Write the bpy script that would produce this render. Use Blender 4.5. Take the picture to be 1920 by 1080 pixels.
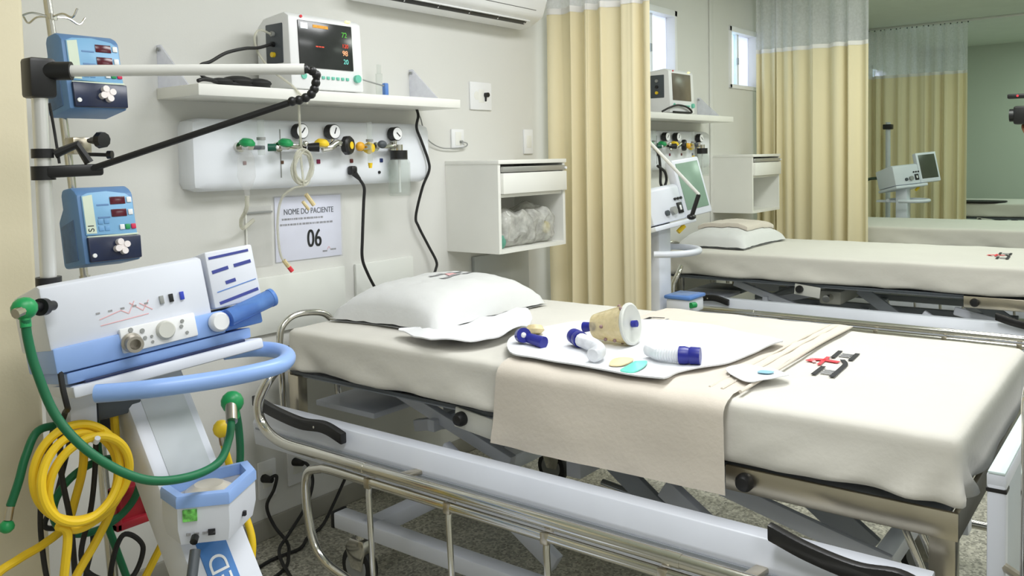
import bpy, bmesh, math, random
from mathutils import Vector, Matrix, noise
S = bpy.context.scene
COL = S.collection
for o in list(bpy.data.objects): bpy.data.objects.remove(o)
random.seed(7)
rad = math.radians

# ------------------------------------------------------------------ camera, world, lights, exposure
def camera():
    yaw, pitch, roll = rad(52.29), rad(3.016), rad(-1.198)
    f = Vector((math.sin(yaw)*math.cos(pitch), math.cos(yaw)*math.cos(pitch), -math.sin(pitch)))
    r = Vector((math.cos(yaw), -math.sin(yaw), 0)); u = r.cross(f)
    r2 = r*math.cos(roll)+u*math.sin(roll); u2 = u*math.cos(roll)-r*math.sin(roll)
    cd = bpy.data.cameras.new('camera'); cd.sensor_width = 36; cd.lens = 1612.5/1920*36
    cd.shift_y = -(540-382.4)/1920; cd.clip_start = 0.05
    co = bpy.data.objects.new('camera', cd); COL.objects.link(co)
    m = Matrix((r2, u2, -f)).transposed().to_4x4(); m.translation = (0, -2.58, 1.35)
    co.matrix_world = m; S.camera = co
camera()
S.view_settings.view_transform = 'Standard'; S.view_settings.look = 'None'
S.view_settings.gamma = 1; S.view_settings.use_curve_mapping = False
S.view_settings.exposure = 0.72
W = bpy.data.worlds.new('world'); S.world = W; W.use_nodes = True
W.node_tree.nodes['Background'].inputs[0].default_value = (0.80, 0.90, 1.0, 1)
W.node_tree.nodes['Background'].inputs[1].default_value = 2.2
def lamp(loc, sx, sy, power, col):
    d = bpy.data.lights.new('ceiling_lamp', 'AREA'); d.shape = 'RECTANGLE'; d.size = sx; d.size_y = sy
    d.energy = power; d.color = col
    o = bpy.data.objects.new('ceiling_lamp', d); COL.objects.link(o); o.location = loc
WARM = (0.975, 0.985, 1.0); GRN = (0.80, 1.0, 0.84)
lamp((0.9, -1.9, 2.60), 1.25, 0.5, 15, WARM)
lamp((0.2, -3.7, 2.60), 1.25, 0.5, 13, WARM)
lamp((2.6, -1.5, 2.60), 1.25, 0.5, 20, WARM)
lamp((3.2, -3.7, 2.60), 1.25, 0.5, 16, WARM)
lamp((5.3, -1.6, 2.60), 1.25, 0.5, 16, (0.96, 1.0, 0.93))
lamp((6.5, -3.7, 2.60), 1.25, 0.5, 8, (0.9, 1.0, 0.88))
lamp((7.9, -2.2, 2.60), 1.25, 0.5, 12, GRN)
lamp((10.8, -2.4, 2.60), 1.25, 0.5, 17, GRN)

# ------------------------------------------------------------------ materials
def lin(c):
    o = []
    for v in c:
        v /= 255.0
        o.append(v/12.92 if v <= 0.04045 else ((v+0.055)/1.055)**2.4)
    return tuple(o)+(1,)
MATS = {}
def M(name, c, rough=0.5, metal=0.0, var=0.06, scale=6.0, bump=0.0, bscale=60.0, emit=0.0, spec=0.5, sheen=0.0, detail=3.0, stretch=None):
    if name in MATS: return MATS[name]
    m = bpy.data.materials.new(name); m.use_nodes = True; nt = m.node_tree; N = nt.nodes; L = nt.links
    p = N['Principled BSDF']; col = lin(c)
    p.inputs['Roughness'].default_value = rough; p.inputs['Metallic'].default_value = metal
    p.inputs['Specular IOR Level'].default_value = spec
    if sheen: p.inputs['Sheen Weight'].default_value = sheen
    tc = N.new('ShaderNodeTexCoord'); mp = N.new('ShaderNodeMapping'); L.new(tc.outputs['Object'], mp.inputs[0])
    if stretch: mp.inputs['Scale'].default_value = stretch
    nz = N.new('ShaderNodeTexNoise'); nz.inputs['Scale'].default_value = scale; nz.inputs['Detail'].default_value = detail
    L.new(mp.outputs[0], nz.inputs['Vector'])
    rp = N.new('ShaderNodeValToRGB'); rp.color_ramp.elements[0].position = 0.3; rp.color_ramp.elements[1].position = 0.7
    rp.color_ramp.elements[0].color = tuple(max(0, v*(1-var)) for v in col[:3])+(1,)
    rp.color_ramp.elements[1].color = tuple(min(1, v*(1+var)) for v in col[:3])+(1,)
    L.new(nz.outputs['Fac'], rp.inputs[0]); L.new(rp.outputs[0], p.inputs['Base Color'])
    if bump:
        n2 = N.new('ShaderNodeTexNoise'); n2.inputs['Scale'].default_value = bscale; n2.inputs['Detail'].default_value = 4
        L.new(mp.outputs[0], n2.inputs['Vector'])
        b = N.new('ShaderNodeBump'); b.inputs['Strength'].default_value = bump; b.inputs['Distance'].default_value = 0.01
        L.new(n2.outputs['Fac'], b.inputs['Height']); L.new(b.outputs[0], p.inputs['Normal'])
    if emit:
        L.new(rp.outputs[0], p.inputs['Emission Color']); p.inputs['Emission Strength'].default_value = emit
    MATS[name] = m; return m
def CLEAR(name, tint, opacity, rough=0.1, c=(235, 238, 235), scale=30.0, contrast=0.25):
    if name in MATS: return MATS[name]
    m = bpy.data.materials.new(name); m.use_nodes = True; nt = m.node_tree; N = nt.nodes; L = nt.links
    p = N['Principled BSDF']; p.inputs['Base Color'].default_value = lin(c); p.inputs['Roughness'].default_value = rough
    t = N.new('ShaderNodeBsdfTransparent'); t.inputs[0].default_value = lin(tint)
    mx = N.new('ShaderNodeMixShader'); nz = N.new('ShaderNodeTexNoise'); nz.inputs['Scale'].default_value = scale
    mr = N.new('ShaderNodeMapRange'); mr.inputs['To Min'].default_value = max(0, opacity-contrast*opacity); mr.inputs['To Max'].default_value = min(1, opacity+contrast*opacity)
    tc = N.new('ShaderNodeTexCoord'); L.new(tc.outputs['Object'], nz.inputs['Vector'])
    L.new(nz.outputs['Fac'], mr.inputs['Value']); L.new(mr.outputs[0], mx.inputs[0])
    L.new(t.outputs[0], mx.inputs[1]); L.new(p.outputs[0], mx.inputs[2]); L.new(mx.outputs[0], N['Material Output'].inputs[0])
    MATS[name] = m; return m
def terrazzo():
    m = bpy.data.materials.new('terrazzo'); m.use_nodes = True; nt = m.node_tree; N = nt.nodes; L = nt.links
    p = N['Principled BSDF']; p.inputs['Roughness'].default_value = 0.35
    tc = N.new('ShaderNodeTexCoord'); v = N.new('ShaderNodeTexVoronoi'); v.inputs['Scale'].default_value = 130
    L.new(tc.outputs['Object'], v.inputs['Vector'])
    r = N.new('ShaderNodeValToRGB'); e = r.color_ramp.elements
    e[0].position = 0.0; e[0].color = lin((126, 124, 112)); e[1].position = 1.0; e[1].color = lin((214, 211, 194))
    k = r.color_ramp.elements.new(0.5); k.color = lin((176, 173, 158))
    sp = N.new('ShaderNodeSeparateColor'); L.new(v.outputs['Color'], sp.inputs[0]); L.new(sp.outputs[0], r.inputs[0])
    nz = N.new('ShaderNodeTexNoise'); nz.inputs['Scale'].default_value = 2.5; L.new(tc.outputs['Object'], nz.inputs['Vector'])
    mx = N.new('ShaderNodeMix'); mx.data_type = 'RGBA'; mx.blend_type = 'MULTIPLY'; mx.inputs['Factor'].default_value = 0.35
    L.new(r.outputs[0], mx.inputs['A']); L.new(nz.outputs['Fac'], mx.inputs['B']); L.new(mx.outputs['Result'], p.inputs['Base Color'])
    MATS['terrazzo'] = m; return m
terrazzo()
WALL = M('wall_paint', (219, 219, 214), 0.6, var=0.02, scale=1.5, bump=0.03, bscale=160)
CREAMWALL = M('cream_paint', (226, 216, 186), 0.6, var=0.03, scale=2, bump=0.05, bscale=120)
CEIL = M('ceiling_paint', (216, 223, 212), 0.7, var=0.02)
FARWALL = M('far_wall_paint', (196, 205, 192), 0.6, var=0.03, scale=1)
LAM = M('white_laminate', (236, 236, 230), 0.4, var=0.015)
PANELW = M('panel_white', (232, 236, 242), 0.35, var=0.02)
PLW = M('white_plastic', (238, 239, 240), 0.35, var=0.02)
VW = M('ventilator_white', (224, 228, 238), 0.35, var=0.02)
VB = M('ventilator_blue', (146, 180, 238), 0.35, var=0.04)
VB2 = M('ventilator_blue_deep', (92, 136, 208), 0.3, var=0.08)
NAVY = M('navy_print', (62, 72, 150), 0.5, var=0.05)
PUMPB = M('pump_blue', (98, 138, 186), 0.45, var=0.08, scale=12)
PUMPF = M('pump_face_blue', (130, 182, 222), 0.4, var=0.05)
PUMPN = M('pump_navy', (22, 34, 66), 0.3, var=0.15, scale=25)
LBL = M('pale_label', (214, 226, 206), 0.5, var=0.06)
REDLED = M('dark_red_display', (84, 16, 34), 0.2, var=0.3, scale=80)
BLK = M('black_plastic', (22, 22, 24), 0.4, var=0.15)
RUB = M('black_rubber', (28, 28, 28), 0.6, var=0.15)
CHR = M('chrome', (214, 212, 205), 0.16, 1.0, var=0.03)
STL = M('stainless_steel', (196, 188, 170), 0.3, 1.0, var=0.06, scale=8)
ALU = M('aluminium_tube', (222, 222, 220), 0.35, 0.6, var=0.03)
BEDW = M('bed_enamel', (216, 220, 230), 0.35, var=0.03)
BEDG = M('bed_grey', (150, 156, 164), 0.4, var=0.06)
SHEET = M('cream_sheet', (214, 211, 202), 0.85, var=0.02, scale=3, bump=0.12, bscale=40, sheen=0.2)
DRAW = M('beige_draw_sheet', (216, 207, 194), 0.85, var=0.025, scale=4, bump=0.15, bscale=55, sheen=0.2)
LINEN = M('white_linen', (217, 218, 217), 0.85, var=0.015, bump=0.12, bscale=35, sheen=0.2)
PADM = M('white_pad', (224, 226, 230), 0.8, var=0.01, bump=0.1, bscale=50)
HEM = M('white_tape', (238, 236, 232), 0.8, var=0.03)
def NETM(name, c, opacity, scale=60.0, tf=.5):
    m = bpy.data.materials.new(name); m.use_nodes = True; nt = m.node_tree; N = nt.nodes; L = nt.links
    d = N['Principled BSDF']; d.inputs['Base Color'].default_value = lin(c); d.inputs['Roughness'].default_value = .9; d.inputs['Specular IOR Level'].default_value = .1
    tl = N.new('ShaderNodeBsdfTranslucent'); tl.inputs[0].default_value = lin(c)
    m1 = N.new('ShaderNodeMixShader'); m1.inputs[0].default_value = tf; L.new(d.outputs[0], m1.inputs[1]); L.new(tl.outputs[0], m1.inputs[2])
    t = N.new('ShaderNodeBsdfTransparent'); m2 = N.new('ShaderNodeMixShader')
    tc = N.new('ShaderNodeTexCoord'); nz_ = N.new('ShaderNodeTexNoise'); nz_.inputs['Scale'].default_value = scale; L.new(tc.outputs['Object'], nz_.inputs['Vector'])
    mr = N.new('ShaderNodeMapRange'); mr.inputs['To Min'].default_value = opacity*.8 if opacity < 1 else 1; mr.inputs['To Max'].default_value = min(1, opacity*1.2)
    L.new(nz_.outputs['Fac'], mr.inputs['Value']); L.new(mr.outputs[0], m2.inputs[0]); L.new(t.outputs[0], m2.inputs[1]); L.new(m1.outputs[0], m2.inputs[2])
    L.new(m2.outputs[0], N['Material Output'].inputs[0]); MATS[name] = m; return m
CURT = NETM('cream_curtain_fabric', (242, 231, 195), 1.0, tf=.12)
NET = NETM('curtain_net', (250, 250, 255), .55, tf=.35)
GREEN = M('green_plastic', (28, 150, 84), 0.4, var=0.1)
GHOSE = M('green_hose', (14, 106, 66), 0.5, var=0.12)
YHOSE = M('yellow_hose', (238, 200, 34), 0.5, var=0.08)
YEL = M('yellow_plastic', (240, 204, 40), 0.4, var=0.08)
RED = M('red_print', (226, 60, 72), 0.6, var=0.1)
PINK = M('pink_print', (232, 178, 180), 0.6, var=0.1)
INK = M('black_print', (30, 30, 34), 0.7, var=0.2)
GINK = M('grey_print', (150, 150, 152), 0.7, var=0.25, scale=120)
CBLUE = M('connector_blue', (34, 40, 140), 0.35, var=0.08)
TEAL = M('teal_plastic', (112, 224, 200), 0.35, var=0.05)
CL = CLEAR('clear_plastic', (246, 248, 246), 0.13, 0.06, (244, 246, 246))
CLT = CLEAR('clear_tube', (238, 238, 230), 0.42, 0.15, (236, 234, 222))
CLP = CLEAR('plastic_film', (250, 250, 250), 0.14, 0.1, (246, 246, 244), 18, 0.6)
GLASS = CLEAR('window_glass', (238, 246, 250), 0.06, 0.03, (220, 235, 245), 3)
FROST = NETM('frosted_glass', (244, 244, 252), .8, 3)
BLUECLEAR = CLEAR('blue_clear_plastic', (170, 200, 240), 0.6, 0.1, (112, 156, 224))
SCR = M('monitor_screen', (46, 48, 48), 0.18, var=0.12, scale=20)
SCRB = M('brown_screen', (104, 96, 84), 0.25, var=0.1, scale=20)
SCRG = M('green_screen', (136, 164, 146), 0.25, var=0.06)
SCRD = M('dark_screen', (74, 78, 66), 0.3, var=0.1)
PAPER = M('paper', (232, 234, 243), 0.7, var=0.02)
GREYP = M('grey_plastic', (150, 152, 150), 0.4, var=0.08)
DKG = M('dark_grey', (72, 78, 84), 0.45, var=0.1)
BEIGEP = M('beige_wrap', (222, 204, 156), 0.5, var=0.2, scale=30)
KNOBW = M('pale_knob', (208, 208, 200), 0.4, var=0.04)

# ------------------------------------------------------------------ mesh helpers (all shapes are given in metres in the room)
OFF = {}
def spline(pts, n=8, closed=False):
    P = [Vector(p) for p in pts]; out = []; k = len(P)
    for i in range(k if closed else k-1):
        p0 = P[(i-1) % k] if (closed or i > 0) else P[0]*2-P[1]
        p1 = P[i]; p2 = P[(i+1) % k]
        p3 = P[(i+2) % k] if (closed or i+2 < k) else P[-1]*2-P[-2]
        for j in range(n):
            t = j/n
            out.append(0.5*((2*p1)+(p2-p0)*t+(2*p0-5*p1+4*p2-p3)*t*t+(3*p1-p0-3*p2+p3)*t**3))
    if not closed: out.append(P[-1])
    return out
def frame(O, yaw=0, tilt=0, roll=0):
    y, t, r = rad(yaw), rad(tilt), rad(roll)
    e1 = Vector((math.cos(y), math.sin(y), 0)); n = Vector((math.sin(y), -math.cos(y), 0)); up = Vector((0, 0, 1))
    e2 = up*math.cos(t)-n*math.sin(t); e3 = n*math.cos(t)+up*math.sin(t)
    a = e1*math.cos(r)+e2*math.sin(r); b = e2*math.cos(r)-e1*math.sin(r)
    m = Matrix((a, b, e3)).transposed().to_4x4(); m.translation = O
    return m
FRONT = lambda x, y, z: frame((x, y, z))          # local x right, y up, z towards the room
def TOP(x, y, z, rz=0):                            # local x/y on a level surface, z up
    m = Matrix.Rotation(rz, 4, 'Z'); m.translation = (x, y, z); return m
class MB:
    def __init__(s, fr=None): s.bm = bmesh.new(); s.fr = fr
    def add(s, b):
        me = bpy.data.meshes.new('t'); b.to_mesh(me); b.free(); s.bm.from_mesh(me); bpy.data.meshes.remove(me); return s
    def box(s, x0, x1, y0, y1, z0, z1, bev=0, seg=2, m=None):
        b = bmesh.new(); bmesh.ops.create_cube(b, size=1)
        bmesh.ops.scale(b, vec=(abs(x1-x0), abs(y1-y0), abs(z1-z0)), verts=b.verts)
        if bev: bmesh.ops.bevel(b, geom=b.edges[:], offset=min(bev, 0.49*min(abs(x1-x0), abs(y1-y0), abs(z1-z0))), segments=seg, affect='EDGES', profile=0.5)
        bmesh.ops.translate(b, vec=((x0+x1)/2, (y0+y1)/2, (z0+z1)/2), verts=b.verts)
        if m: b.transform(m)
        return s.add(b)
    def bar(s, p0, p1, w, h, bev=0.004, up=(0, 0, 1)):
        p0 = Vector(p0); p1 = Vector(p1); d = p1-p0; L = d.length; d.normalize(); u = Vector(up)
        if abs(d.dot(u)) > 0.98: u = Vector((0, 1, 0))
        a = d.cross(u).normalized(); u = a.cross(d)
        m = Matrix((a, d, u)).transposed().to_4x4(); m.translation = p0
        return s.box(-w/2, w/2, 0, L, -h/2, h/2, bev, 2, m)
    def tube(s, pts, r, n=10, closed=False, r1=None, caps=True):
        P = [Vector(p) for p in pts]; k = len(P); bm = s.bm; rings = []; prev = None
        for i in range(k):
            a = P[(i-1) % k] if (closed or i > 0) else P[i]; b = P[(i+1) % k] if (closed or i < k-1) else P[i]
            t = (b-a)
            if t.length < 1e-9: t = Vector((0, 0, 1))
            t.normalize()
            if prev is None:
                x = t.orthogonal().normalized()
            else:
                x = prev-t*prev.dot(t)
                x = x.normalized() if x.length > 1e-6 else t.orthogonal().normalized()
            prev = x; y = t.cross(x)
            rr = r(i/(k-1)) if callable(r) else (r if r1 is None else r+(r1-r)*i/max(1, k-1))
            rings.append([bm.verts.new(P[i]+(x*math.cos(2*math.pi*j/n)+y*math.sin(2*math.pi*j/n))*rr) for j in range(n)])
        for i in range(k if closed else k-1):
            A = rings[i]; B = rings[(i+1) % k]
            for j in range(n): bm.faces.new((A[j], A[(j+1) % n], B[(j+1) % n], B[j]))
        if caps and not closed:
            bm.faces.new(rings[0][::-1]); bm.faces.new(rings[-1])
        return s
    def cyl(s, p0, p1, r, r1=None, n=20): return s.tube([p0, p1], r, n, r1=r if r1 is None else r1)
    def lathe(s, prof, O=(0, 0, 0), axis=(0, 0, 1), n=28):
        O = Vector(O); d = Vector(axis).normalized(); x = d.orthogonal().normalized(); y = d.cross(x); bm = s.bm; R = []
        for r, h in prof:
            if r < 1e-6: R.append([bm.verts.new(O+d*h)])
            else: R.append([bm.verts.new(O+d*h+(x*math.cos(2*math.pi*j/n)+y*math.sin(2*math.pi*j/n))*r) for j in range(n)])
        for A, B in zip(R, R[1:]):
            if len(A) == 1 and len(B) == 1: continue
            for j in range(n):
                if len(A) == 1: bm.faces.new((A[0], B[(j+1) % n], B[j]))
                elif len(B) == 1: bm.faces.new((A[j], A[(j+1) % n], B[0]))
                else: bm.faces.new((A[j], A[(j+1) % n], B[(j+1) % n], B[j]))
        return s
    def ball(s, c, r, sc=(1, 1, 1), n=16):
        b = bmesh.new(); bmesh.ops.create_uvsphere(b, u_segments=n, v_segments=max(6, n//2), radius=r)
        bmesh.ops.scale(b, vec=sc, verts=b.verts); bmesh.ops.translate(b, vec=c, verts=b.verts); return s.add(b)
    def prism(s, poly, d0, d1, plane='xy', bev=0):
        b = bmesh.new()
        mk = {'xy': lambda p, d: (p[0], p[1], d), 'yz': lambda p, d: (d, p[0], p[1]), 'xz': lambda p, d: (p[0], d, p[1])}[plane]
        A = [b.verts.new(mk(p, d0)) for p in poly]; B = [b.verts.new(mk(p, d1)) for p in poly]; n = len(poly)
        b.faces.new(A[::-1]); b.faces.new(B)
        for i in range(n): b.faces.new((A[i], A[(i+1) % n], B[(i+1) % n], B[i]))
        bmesh.ops.recalc_face_normals(b, faces=b.faces[:])
        if bev: bmesh.ops.bevel(b, geom=b.edges[:], offset=bev, segments=2, affect='EDGES', profile=0.5)
        return s.add(b)
    def grid(s, f, nu, nv, cu=False):
        bm = s.bm; V = [[bm.verts.new(f(i/nu, j/nv)) for j in range(nv+1)] for i in range(nu if cu else nu+1)]
        for i in range(nu):
            for j in range(nv):
                a, b = V[i], V[(i+1) % len(V)]
                bm.faces.new((a[j], b[j], b[j+1], a[j+1]))
        return s
    def rbox(s, x0, x1, y0, y1, z0, z1, r, nx, ny, nz, fn=None, bottom=True):
        b = bmesh.new(); c = Vector(((x0+x1)/2, (y0+y1)/2, (z0+z1)/2)); h = Vector((x1-x0, y1-y0, z1-z0))/2
        N = (nx, ny, nz); cache = {}
        def v(i, j, k):
            key = (i, j, k)
            if key not in cache:
                p = Vector((-h.x+2*h.x*i/nx, -h.y+2*h.y*j/ny, -h.z+2*h.z*k/nz))
                q = Vector([max(-(h[t]-r), min(h[t]-r, p[t])) for t in range(3)]); d = p-q
                if d.length > 1e-9: p = q+d.normalized()*r*min(1.0, max(abs(d.x), abs(d.y), abs(d.z))/r)
                p = p+c
                cache[key] = b.verts.new(fn(p) if fn else p)
            return cache[key]
        for i in range(nx):
            for j in range(ny):
                b.faces.new((v(i, j, nz), v(i+1, j, nz), v(i+1, j+1, nz), v(i, j+1, nz)))
                if bottom: b.faces.new((v(i, j, 0), v(i, j+1, 0), v(i+1, j+1, 0), v(i+1, j, 0)))
        for i in range(nx):
            for k in range(nz):
                b.faces.new((v(i, 0, k), v(i+1, 0, k), v(i+1, 0, k+1), v(i, 0, k+1)))
                b.faces.new((v(i, ny, k), v(i, ny, k+1), v(i+1, ny, k+1), v(i+1, ny, k)))
        for j in range(ny):
            for k in range(nz):
                b.faces.new((v(0, j, k), v(0, j, k+1), v(0, j+1, k+1), v(0, j+1, k)))
                b.faces.new((v(nx, j, k), v(nx, j+1, k), v(nx, j+1, k+1), v(nx, j, k+1)))
        return s.add(b)
    def sheet(s, outline, zf, rings=8, n=8, thick=0.004):
        O = spline([(p[0], p[1], 0) for p in outline], n, True); c = sum(O, Vector())/len(O); bm = s.bm
        def P(t, i, dz): q = c+(O[i]-c)*t; return (q.x, q.y, zf(q.x, q.y, t)+dz)
        for dz, flip in ((thick, False), (0, True)):
            cv = bm.verts.new(P(0, 0, dz)); R = [[bm.verts.new(P((k+1)/rings, i, dz)) for i in range(len(O))] for k in range(rings)]
            m = len(O)
            for i in range(m):
                f = (cv, R[0][i], R[0][(i+1) % m]); bm.faces.new(f[::-1] if flip else f)
                for A, B in zip(R, R[1:]):
                    f = (A[i], B[i], B[(i+1) % m], A[(i+1) % m]); bm.faces.new(f[::-1] if flip else f)
            if dz: T = R[-1]
            else:
                for i in range(m): bm.faces.new((T[i], R[-1][i], R[-1][(i+1) % m], T[(i+1) % m]))
        return s
    def ribbon(s, pts, w, z, th=0.0012):
        P = [Vector((p[0], p[1], 0)) for p in pts]; L = []; Rr = []
        for i, p in enumerate(P):
            t = (P[min(i+1, len(P)-1)]-P[max(i-1, 0)]).normalized(); n = Vector((-t.y, t.x, 0))*w/2
            L.append(p+n); Rr.append(p-n)
        return s.prism([(v.x, v.y) for v in L+Rr[::-1]], z, z+th)
    def build(s, name, mat, parent=None, smooth=35, recalc=True):
        if s.fr is not None: s.bm.transform(s.fr)
        off = OFF.get(parent.name, Vector()) if parent else Vector()
        if off.length: bmesh.ops.translate(s.bm, vec=-off, verts=s.bm.verts)
        if recalc: bmesh.ops.recalc_face_normals(s.bm, faces=s.bm.faces[:])
        me = bpy.data.meshes.new(name); s.bm.to_mesh(me); s.bm.free()
        if smooth:
            me.polygons.foreach_set('use_smooth', [True]*len(me.polygons)); me.set_sharp_from_angle(angle=rad(smooth))
        me.materials.append(mat if not isinstance(mat, str) else MATS[mat])
        o = bpy.data.objects.new(name, me); COL.objects.link(o)
        if parent: o.parent = parent
        OFF[o.name] = off
        return o
def tag(o, label=None, cat=None, group=None, kind=None):
    if label: o['label'] = label
    if cat: o['category'] = cat
    if group: o['group'] = group
    if kind: o['kind'] = kind
    return o
def thing(name, label, cat, loc=(0, 0, 0), group=None):
    o = bpy.data.objects.new(name, None); COL.objects.link(o); o.location = loc; o.empty_display_size = 0.05
    OFF[o.name] = Vector(loc); return tag(o, label, cat, group)
def copy_tree(o, move, label=None, group=None, parent=None, skip=()):
    c = o.copy(); COL.objects.link(c); c.parent = parent
    if parent is None: c.location = Vector(o.location)+Vector(move)
    if label: c['label'] = label
    if group: c['group'] = group
    for ch in list(o.children):
        if ch.name.split('.')[0] in skip: continue
        copy_tree(ch, move, None, None, c, skip)
    return c
def struct(o): o['kind'] = 'structure'; return o
def text(body, size, mat, fr, parent, name='lettering', bold=0.0, depth=0.0006, sx=1.0):
    cu = bpy.data.curves.new('t', 'FONT'); cu.body = body; cu.size = size; cu.align_x = 'CENTER'; cu.align_y = 'CENTER'; cu.offset = bold; cu.extrude = depth
    ob = bpy.data.objects.new('t', cu); COL.objects.link(ob)
    me = bpy.data.meshes.new_from_object(ob); bpy.data.objects.remove(ob); bpy.data.curves.remove(cu)
    mb = MB(fr); mb.bm.from_mesh(me); bpy.data.meshes.remove(me)
    bmesh.ops.scale(mb.bm, vec=(sx, 1, 1), verts=mb.bm.verts)
    return mb.build(name, mat, parent, smooth=0)
def nz(p, s=1.0, seed=0.0): return noise.noise(Vector((p[0]*s+seed, p[1]*s+seed*1.7, p[2]*s-seed)))

# ------------------------------------------------------------------ the room
X0, X1, Y0, ZC = -1.6, 12.0, -4.6, 2.62
struct(MB().box(X0, X1, Y0, 0.0, -0.1, 0).build('floor', 'terrazzo', smooth=0))
struct(MB().box(X0-.15, X1+.15, Y0-.15, .15, ZC, ZC+.1).build('ceiling', CEIL, smooth=0))
WIN = [(4.60, 5.11, 1.80, 2.28), (5.94, 6.46, 1.83, 2.28), (9.60, 10.2, 1.83, 2.26)]
wb = MB(); zs0, zs1 = 1.80, 2.28
wb.box(X0-.15, X1+.15, 0, .15, 0, zs0).box(X0-.15, X1+.15, 0, .15, zs1, ZC)
xs = X0-.15
for a, b, c, d in WIN:
    wb.box(xs, a, 0, .15, zs0, zs1); xs = b
    if c > zs0: wb.box(a, b, 0, .15, zs0, c)
    if d < zs1: wb.box(a, b, 0, .15, d, zs1)
wb.box(xs, X1+.15, 0, .15, zs0, zs1)
struct(wb.build('wall_back', WALL, smooth=0))
struct(MB().box(X0-.15, X1+.15, Y0-.15, Y0, 0, ZC).build('wall_front', WALL, smooth=0))
struct(MB().box(X0-.15, X0, Y0, 0, 0, ZC).build('wall_left', WALL, smooth=0))
struct(MB().box(X1, X1+.15, Y0, 0, 0, ZC).build('wall_right', FARWALL, smooth=0))
struct(MB().box(.1, .925, -.42, 0, 0, ZC, .012, 3).build('wall_pilaster', CREAMWALL))
struct(MB().box(5.60, 5.66, -.012, 0, 0, ZC, .004).build('trim_1', WALL))
struct(MB().box(.925, X1, -.014, 0, 0, .075, .005).build('baseboard_back', M('baseboard_grey', (150, 148, 138), .5)))
struct(MB().box(1.70, 2.245, -.014, 0, .74, .945, .004).build('trim_2', M('guard_board', (226, 228, 222), .4, var=.015)))
struct(MB().box(2.30, 2.625, -.014, 0, .74, .945, .004).build('trim_3', M('guard_board', (226, 228, 222), .4)))
struct(MB().box(3.02, 3.44, -.02, 0, .0, .90, .004).build('trim_4', M('grey_board', (188, 192, 192), .4)))
for i, (a, b, c, d) in enumerate(WIN):
    w = struct(MB().box(a, a+.035, -.012, .12, c, d, .004).box(b-.035, b, -.012, .12, c, d, .004).box(a, b, -.012, .12, d-.04, d, .004).box(a, b, -.012, .12, c, c+.03, .004).build('window_%d' % (i+1), PLW))
    mid = (a+b)/2-.01
    MB().box(mid-.015, mid+.015, .035, .075, c+.03, d-.04, .003).build('mullion', PLW, w)
    MB().box(a+.035, mid-.015, .05, .056, c+.03, d-.04).build('pane', GLASS, w)
    MB().box(mid+.015, b-.035, .05, .056, c+.03, d-.04).build('pane', FROST, w)
    MB().box(mid-.03, mid-.015, .02, .035, (c+d)/2-.04, (c+d)/2+.01, .003).build('latch', GREYP, w)
nb = tag(MB().box(2.5, 13, 3.2, 3.4, -1, 2.35).box(2.5, 13, 3.1, 3.2, 1.9, 1.98).build('neighbouring_wall', M('outside_white', (236, 238, 242), .7), smooth=0), 'white rendered wall standing outside the windows', 'wall')
# ------------------------------------------------------------------ air conditioner
ac = thing('air_conditioner', 'white split air conditioner high on the wall above the shelf', 'air conditioner', (2.9, 0, 1.97))
ax0, ax1 = 2.30, 3.40
prof = [(0, 1.99), (-.03, 1.975), (-.10, 1.985), (-.165, 2.02), (-.195, 2.10), (-.195, 2.24), (-.16, 2.27), (0, 2.27)]
MB().prism(prof, ax0, ax1, 'yz', .012).build('housing', PLW, ac)
d = Vector((-.03-.0, .08)).normalized()
def acp(t): return (-.105-.0825*t, 1.972+.096*t)
for k in range(3):
    y, z = acp(.18+.27*k)
    MB().bar((ax0+.08, y, z+.005), (ax1-.07-.01*(2-k), y, z+.005), .021, .012, .002, up=(0, .45, .75)).build('outlet_slot', BLK, ac)
for k in range(2):
    y, z = acp(.31+.27*k)
    MB().bar((ax0+.08, y-.002, z+.002), (ax1-.07, y-.002, z+.002), .006, .012, .001, up=(0, .45, .75)).build('louvre', PLW, ac)
    for j in range(5):
        xx = ax0+.2+.2*j+.03*k
        MB().bar((xx, y+.012, z-.012), (xx+.004, y-.012, z+.016), .006, .01, .001).build('vane', PLW, ac)
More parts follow.
